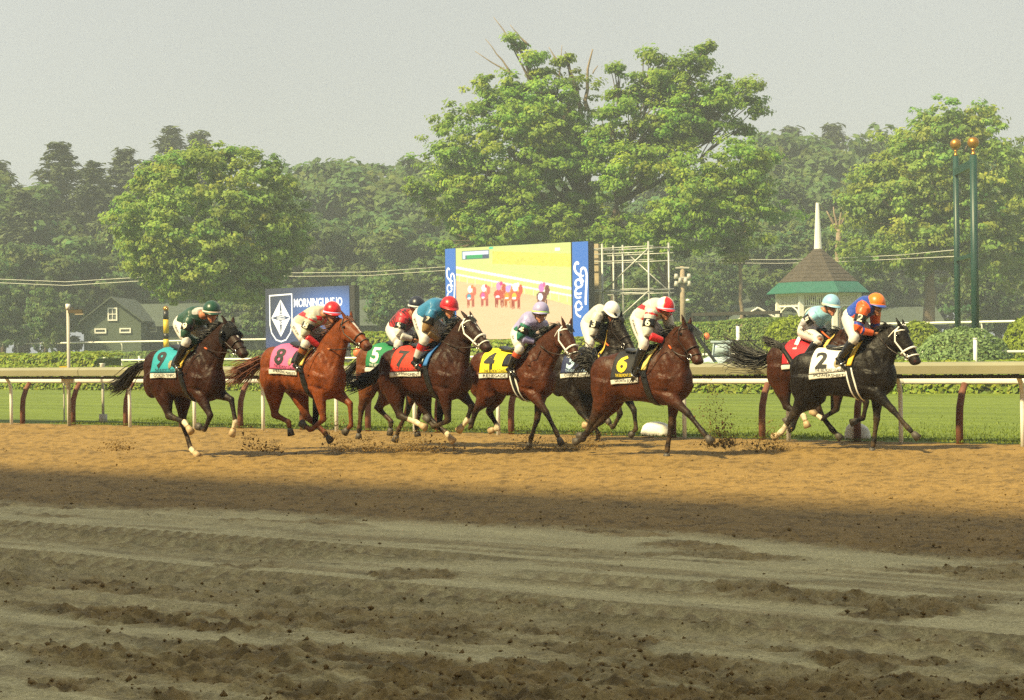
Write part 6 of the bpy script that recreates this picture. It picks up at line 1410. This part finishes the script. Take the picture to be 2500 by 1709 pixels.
FIELD = [
 dict(num=9, zoom=ZA, d=28.4, th=43, cx=748, croup=560, **{'with': 548}, poll=(1150, 318), nose=(1305, 600), coat=DBAY, topdark=.45, hood=True, blaze=((.42, .50, .018, 0),),
   nf=[(975, 1165), (925, 1285), (865, 1262)], ff=[(1222, 1050), (1205, 1245), (1150, 1400)], nh=[(560, 960), (600, 1165), (740, 1222), (800, 1310)], fh=[(745, 1020), (722, 1215), (800, 1470), (865, 1530)], socks={'ff': .92, 'nh': .95, 'fh': 1.1}, tail=[(300, 740), (200, 860), (80, 935)], spread=.055,
   cloth=(.015, .27, .34), ink=(.012, .012, .015), name='GOLDEN TEMPO', badge=True, grip=ORG, pad=(.72, .48, .06), label='dark bay racehorse in a black blinker hood with teal saddle cloth',
   j=dict(hip=(700, 330), neck=(905, 250), head=(985, 235), sh=(790, 310), el=(738, 440), hand=(860, 512), knee=(775, 515), ank=(665, 690), silk=silk9, cap=DG, band=(.70, .52, .44), glove=(.02, .02, .02), brtext='Gallagher', skin=(.42, .17, .09)), jlabel='rider in dark green silks and dark green cap, crouched over a galloping horse'),
 dict(bright=1.25, num=8, zoom=ZB, d=28.9, th=41, cx=745, croup=528, **{'with': 535}, poll=(1150, 265), nose=(1355, 530), coat=CHEST, points=(.10, .028, .010), legdark=.55, topdark=.2, hair=HAIR_R, blaze=((.12, .55, .022, .0),),
   nf=[(935, 1272), (800, 1296), (705, 1215)], ff=[(1195, 1085), (1172, 1250), (1115, 1315)], nh=[(480, 950), (482, 1115), (600, 1215), (630, 1335)], fh=[(745, 1030), (770, 1170), (930, 1310), (985, 1390)], tail=[(270, 720), (190, 770), (95, 840)], spread=.09,
   cloth=(.62, .11, .27), ink=(.012, .012, .015), name='EMERGING MARKET', badge=True, grip=(.55, .16, .04), pad=(.70, .50, .12), tilt=-.12, label='bright chestnut racehorse with white blaze and pink saddle cloth',
   j=dict(hip=(690, 340), neck=(930, 240), head=(1000, 240), sh=(800, 300), el=(745, 435), hand=(890, 540), knee=(785, 540), ank=(680, 690), silk=brace((.44, .45, .37), RED), cap=RED, band=(.45, .42, .72), glove=(.45, .45, .45), boot=((.30, .50, (.25, .075, .02)),), brtext='JEFF RUBY', skin=(.40, .17, .09)), jlabel='rider in cream silks with red braces and a red cap with a lilac band'),
 dict(num=5, zoom=ZC, d=30.3, th=40, cx=535, croup=520, **{'with': 520}, poll=(900, 330), nose=(1040, 560), coat=(.21, .080, .032), topdark=.2, legdark=.8, 
   nf=[(600, 1150), (520, 1310), (495, 1390)], ff=[(720, 1120), (690, 1250), (700, 1330)], nh=[(250, 920), (205, 1060), (180, 1225), (172, 1315)], fh=[(440, 960), (365, 1055), (462, 1215), (450, 1340)], tail=[(80, 780), (60, 830), (75, 860)], spread=.05,
   cloth=(.010, .17, .065), ink=(.74, .72, .68), name='', label='light bay racehorse with green saddle cloth half hidden by the horse alongside', clx=(-.42, .15),
   j=dict(hip=(470, 380), neck=(650, 250), head=(690, 185), sh=(560, 300), el=(525, 430), hand=(660, 478), knee=(530, 510), ank=(490, 640), silk=silk5, cap=(.012, .015, .03), band=(.6, .6, .6), boot=((.30, .55, (.5, .02, .03)),), skin=(.45, .20, .12)), jlabel='rider in red and black diamond silks with white sleeves and black cap'),
 dict(num=7, zoom=ZC, d=28.2, th=39, cx=775, croup=548, **{'with': 530}, poll=(1175, 265), nose=(1370, 548), nlat=-.03, coat=(.062, .020, .010), topdark=.5, bridle='white', blaze=((.10, .20, .03, 0), (.2, .45, .008, 0), (.55, .68, .015, 0)), ear=-.35,
   nf=[(985, 1275), (848, 1265), (770, 1172)], ff=[(1190, 1072), (1145, 1205), (1060, 1310)], nh=[(500, 960), (535, 1140), (655, 1210), (770, 1270)], fh=[(800, 1040), (800, 1190), (960, 1320), (1020, 1392)], socks={'nh': .55, 'ff': .8, 'fh': 1.1}, tail=[(300, 810), (200, 860), (70, 895)], spread=.06,
   cloth=(.62, .030, .012), ink=(.012, .012, .015), name='COMMANDMENT', pad=(.02, .14, .42), tilt=-.05, label='dark bay racehorse in a white bridle with red saddle cloth',
   j=dict(hip=(715, 265), neck=(920, 180), head=(985, 195), sh=(825, 250), el=(770, 395), hand=(900, 485), knee=(765, 480), ank=(690, 640), silk=silk7, cap=(.48, .010, .020), band=(.30, .008, .015), glove=(.03, .03, .03), boot=((.25, .50, (.45, .02, .02)), (.50, .85, (.45, .45, .46))), brtext='JEFF RUBY', skin=(.45, .20, .11)), jlabel='rider in blue silks with bronze sleeves and a plain red cap'),
 dict(num=3, zoom=ZE, d=31.6, th=40, cx=250, croup=585, **{'with': 560}, poll=(490, 268), nose=(630, 560), coat=(.016, .011, .009), points=(.010, .008, .007), topdark=.2, hair=HAIR_B,
   nf=[(522, 1228), (430, 1275), (380, 1205)], ff=[(650, 1170), (640, 1280), (600, 1330)], nh=[(70, 960), (125, 1090), (190, 1190), (180, 1250)], fh=[(250, 1060), (230, 1180), (290, 1310), (290, 1385)], socks={'nh': .75}, tail=[(-130, 700), (-190, 800), (-230, 880)], spread=.06,
   cloth=(.010, .018, .075), ink=(.40, .55, .72), name='CHIEF WALLABEE', grip=ORG, pad=(.62, .40, .05), label='black racehorse with navy saddle cloth between two bays',
   j=dict(hip=(195, 330), neck=(350, 235), head=(415, 225), sh=(260, 290), el=(240, 450), hand=(340, 498), knee=(225, 505), ank=(195, 640), silk=silk3, cap=(.74, .73, .70), band=(.70, .69, .64), nod=.5, skin=(.28, .11, .06)), jlabel='rider in cream and black silks and a plain white cap, looking down'),
 dict(num=4, zoom=ZD, d=29.6, th=43, cx=565, croup=572, **{'with': 560}, poll=(1060, 342), nose=(1178, 655), nlat=-.06, coat=(.115, .036, .014), topdark=.35, bridle='white', blaze=((.16, .24, .02, 0),),
   nf=[(920, 1215), (983, 1370), (1008, 1438)], ff=[(778, 1215), (728, 1360), (715, 1408)], nh=[(330, 980), (255, 1075), (205, 1190), (180, 1250)], fh=[(420, 960), (375, 1065), (398, 1215), (358, 1298)], socks={'fh': .75}, tail=[(215, 700), (205, 800), (215, 900)], spread=.04,
   cloth=(.72, .60, .015), ink=(.012, .012, .015), name='RENEGADE', girthw=True, pad=(.68, .55, .06), numsize=.36, label='bay racehorse in a white bridle with yellow saddle cloth and black number',
   j=dict(hip=(600, 420), neck=(755, 300), head=(812, 240), sh=(672, 350), el=(622, 465), hand=(765, 502), knee=(625, 550), ank=(555, 690), silk=silk4, cap=(.32, .29, .52), band=(.35, .62, .04), glove=(.03, .03, .02), boot=((.22, .42, (.50, .08, .03)),), brtext='ERA', yaw=-.85, nod=.05, skin=(.42, .19, .11)), jlabel='rider in lavender and green silks and a lavender cap with lime band'),
 dict(num=6, zoom=ZE, d=27.1, th=40, cx=691, croup=600, **{'with': 555}, poll=(1110, 330), nose=(1245, 672), coat=(.095, .031, .013), topdark=.3,
   nf=[(1140, 1170), (1250, 1320), (1315, 1400)], ff=[(955, 1265), (922, 1450), (915, 1522)], nh=[(350, 1030), (262, 1180), (185, 1330), (130, 1385)], fh=[(420, 1030), (335, 1185), (250, 1275), (180, 1330)], tail=[(230, 650), (160, 660), (120, 730)], spread=.10,
   cloth=(.012, .012, .014), ink=(.75, .58, .02), name='GROWTH EQUITY', grip=ORG, pad=(.60, .48, .12), clx=(-.30, .16), clb=-16, label='bay racehorse with black saddle cloth and yellow number',
   j=dict(hip=(650, 285), neck=(835, 200), head=(900, 205), sh=(742, 270), el=(735, 445), hand=(890, 490), knee=(715, 520), ank=(630, 735), toe=(585, 800), silk=brace((.52, .54, .50), RED), cap=(.78, .75, .66), capfn=quarters, band=(.35, .42, .68), peak=RED, glove=(.015, .015, .015), brtext='Wahlbunners', beard=True, skin=(.33, .14, .075)), jlabel='rider in white silks with red braces and a quartered red and white cap'),
 dict(num=1, zoom=ZF, d=29.3, th=38, cx=880, croup=515, **{'with': 485}, poll=(1190, 360), nose=(1370, 600), coat=(.072, .024, .011), topdark=.4,
   nf=[(1040, 1240), (930, 1200), (822, 1122)], ff=[(1340, 1085), (1292, 1195), (1190, 1235)], nh=[(575, 900), (612, 1080), (740, 1160), (800, 1270)], fh=[(900, 1000), (900, 1140), (1012, 1290), (1092, 1372)], socks={'nh': .7, 'nf': 1.1}, tail=[(390, 680), (260, 660), (150, 600), (90, 620)], spread=.15,
   cloth=(.50, .010, .022), ink=(.74, .72, .70), name='', numx=-.24, numphi=64, grip=ORG, pad=(.60, .42, .10), label='bay racehorse with red saddle cloth on the far side of the black horse',
   j=dict(hip=(770, 420), neck=(945, 245), head=(1005, 205), sh=(850, 290), el=(742, 372), hand=(885, 412), knee=(905, 500), ank=(830, 590), silk=silk1, cap=(.24, .45, .62), band=(.62, .58, .40), glove=(.02, .02, .02), brtext='SPENDTHRIFT', skin=(.45, .19, .11)), jlabel='rider in pale blue silks with grey sleeves and pale blue cap'),
 dict(num=2, zoom=ZF, d=27.9, th=36, cx=1112, croup=592, **{'with': 545}, poll=(1650, 375), nose=(1792, 680), nlat=-.04, coat=(.0125, .0105, .010), points=(.009, .008, .008), topdark=.1, warm=0, bridle='white', blaze=((.14, .22, .02, 0),), ear=-.3,
   nf=[(1600, 1170), (1710, 1310), (1780, 1375)], ff=[(1408, 1260), (1382, 1420), (1370, 1478)], nh=[(790, 1000), (685, 1150), (600, 1275), (530, 1345)], fh=[(860, 1010), (735, 1115), (690, 1210), (600, 1180)], socks={'nh': .62}, tail=[(560, 560), (480, 530), (420, 505)], spread=.035,
   cloth=(.72, .71, .68), ink=(.012, .012, .015), name='POWERSHIFT', badge=True, girthw=True, pad=(.72, .46, .03), numsize=.33, clx=(-.36, .20), label='black racehorse in a white bridle with white saddle cloth leading the field',
   j=dict(hip=(1165, 310), neck=(1335, 210), head=(1400, 200), sh=(1250, 265), el=(1235, 410), hand=(1390, 450), knee=(1215, 490), ank=(1110, 640), toe=(1140, 715), silk=silk2, cap=(.75, .17, .012), band=(.70, .14, .012), peak=(.03, .08, .42), beard=True, skin=(.33, .15, .08)), jlabel='rider in royal blue and orange silks and a bright orange cap'),
]
WH = {9: ((850, 590), (685, 720), 'thin dark whip held along the shoulder by the rider in dark green'), 8: ((860, 560), (720, 740), 'dark whip held by the rider in cream silks with red braces and red cap'), 6: ((880, 540), (665, 780), 'long dark whip held by the rider in the quartered cap'), 4: ((770, 520), (640, 640), 'whip held by the rider in lavender and green silks'), 5: ((660, 500), (370, 632), 'dark whip held by the rider in red and black diamond silks')}
for hd in FIELD:
    if hd['num'] in WH: hd['j']['whip'] = WH[hd['num']][:2]; hd['j']['whiplabel'] = WH[hd['num']][2]
    H_ = horse(hd); jockey(hd, H_)
# ---- earth thrown up by the hooves
SPRAY = mat('thrown_earth', (.19, .12, .044), .95, .3, 30, spec=.1)
RNG = np.random.default_rng(91)
def spray(px, py, w_, h_, n, d_, slant=0.0, lab=''):
    n = int(n * 1.9); h_ *= 1.25; k = d_ / FPX; b = at(px, py, d_); P = np.zeros((n, 3)); t = RNG.uniform(0, 1, n) ** 2.0 * 1.25
    P[:, 0] = b.x + (RNG.normal(0, .33, n) * (1 - .4 * t) + slant * t) * w_ * k; P[:, 1] = b.y + RNG.normal(0, .16, n); P[:, 2] = np.maximum(b.z + t * h_ * k + RNG.normal(0, .015, n), .01)
    s = np.minimum(RNG.lognormal(-5.4, .65, n), .028) * (1 - .4 * t)
    o = chunks('dirt_spray', P, s, SPRAY, 'stuff', 1.0); o['label'] = lab
for a in ((285, 1098, 80, 26, 420, 28.2, 0, 'earth falling behind the horse in the blinker hood'), (625, 1098, 60, 48, 420, 28.4, -.5, 'clods thrown up between the first two horses on the left'), (670, 1100, 40, 16, 260, 28.6, 0, 'low splash of earth behind the chestnut horse'),
          (838, 1098, 70, 62, 700, 28.6, -.35, 'dark earth kicked up under the chestnut head'), (905, 1098, 60, 34, 420, 28.7, 0, 'small dark splash under the light bay horse'), (1010, 1100, 170, 44, 1500, 28.4, 0, 'wide cloud of earth under the horse with the red cloth'),
          (1290, 1098, 90, 40, 700, 29.2, 0, 'earth thrown by the fore feet of the bay in the white bridle'), (1385, 1104, 120, 30, 800, 29.0, 0, 'low burst of earth at the planted hoof of the bay'), (1765, 1088, 80, 105, 1500, 27.9, -.35, 'tall plume of earth behind the black horse'), (1885, 1098, 110, 50, 900, 27.9, -.1, 'splash of earth at the hind feet of the black horse'), (1440, 1090, 80, 50, 420, 28.5, .1, 'earth flying behind the hind feet of the bay with the black cloth')): spray(*a)
# ================================================================ HAZE
mh = bpy.data.materials.new('haze_air'); mh.use_nodes = True; nt = mh.node_tree; nt.nodes.clear()
oo = nt.nodes.new('ShaderNodeOutputMaterial'); pvn = nt.nodes.new('ShaderNodeVolumePrincipled')
pvn.inputs['Color'].default_value = (0.80, 0.92, 1.0, 1); pvn.inputs['Density'].default_value = 0.0011; pvn.inputs['Anisotropy'].default_value = 0.0
nt.links.new(pvn.outputs['Volume'], oo.inputs['Volume'])
hz = MB().box((0, 130, 18), (560, 420, 39)).build('haze', mh); tag(hz, 'thin pale summer haze filling the air over the track', None, None, 'stuff')
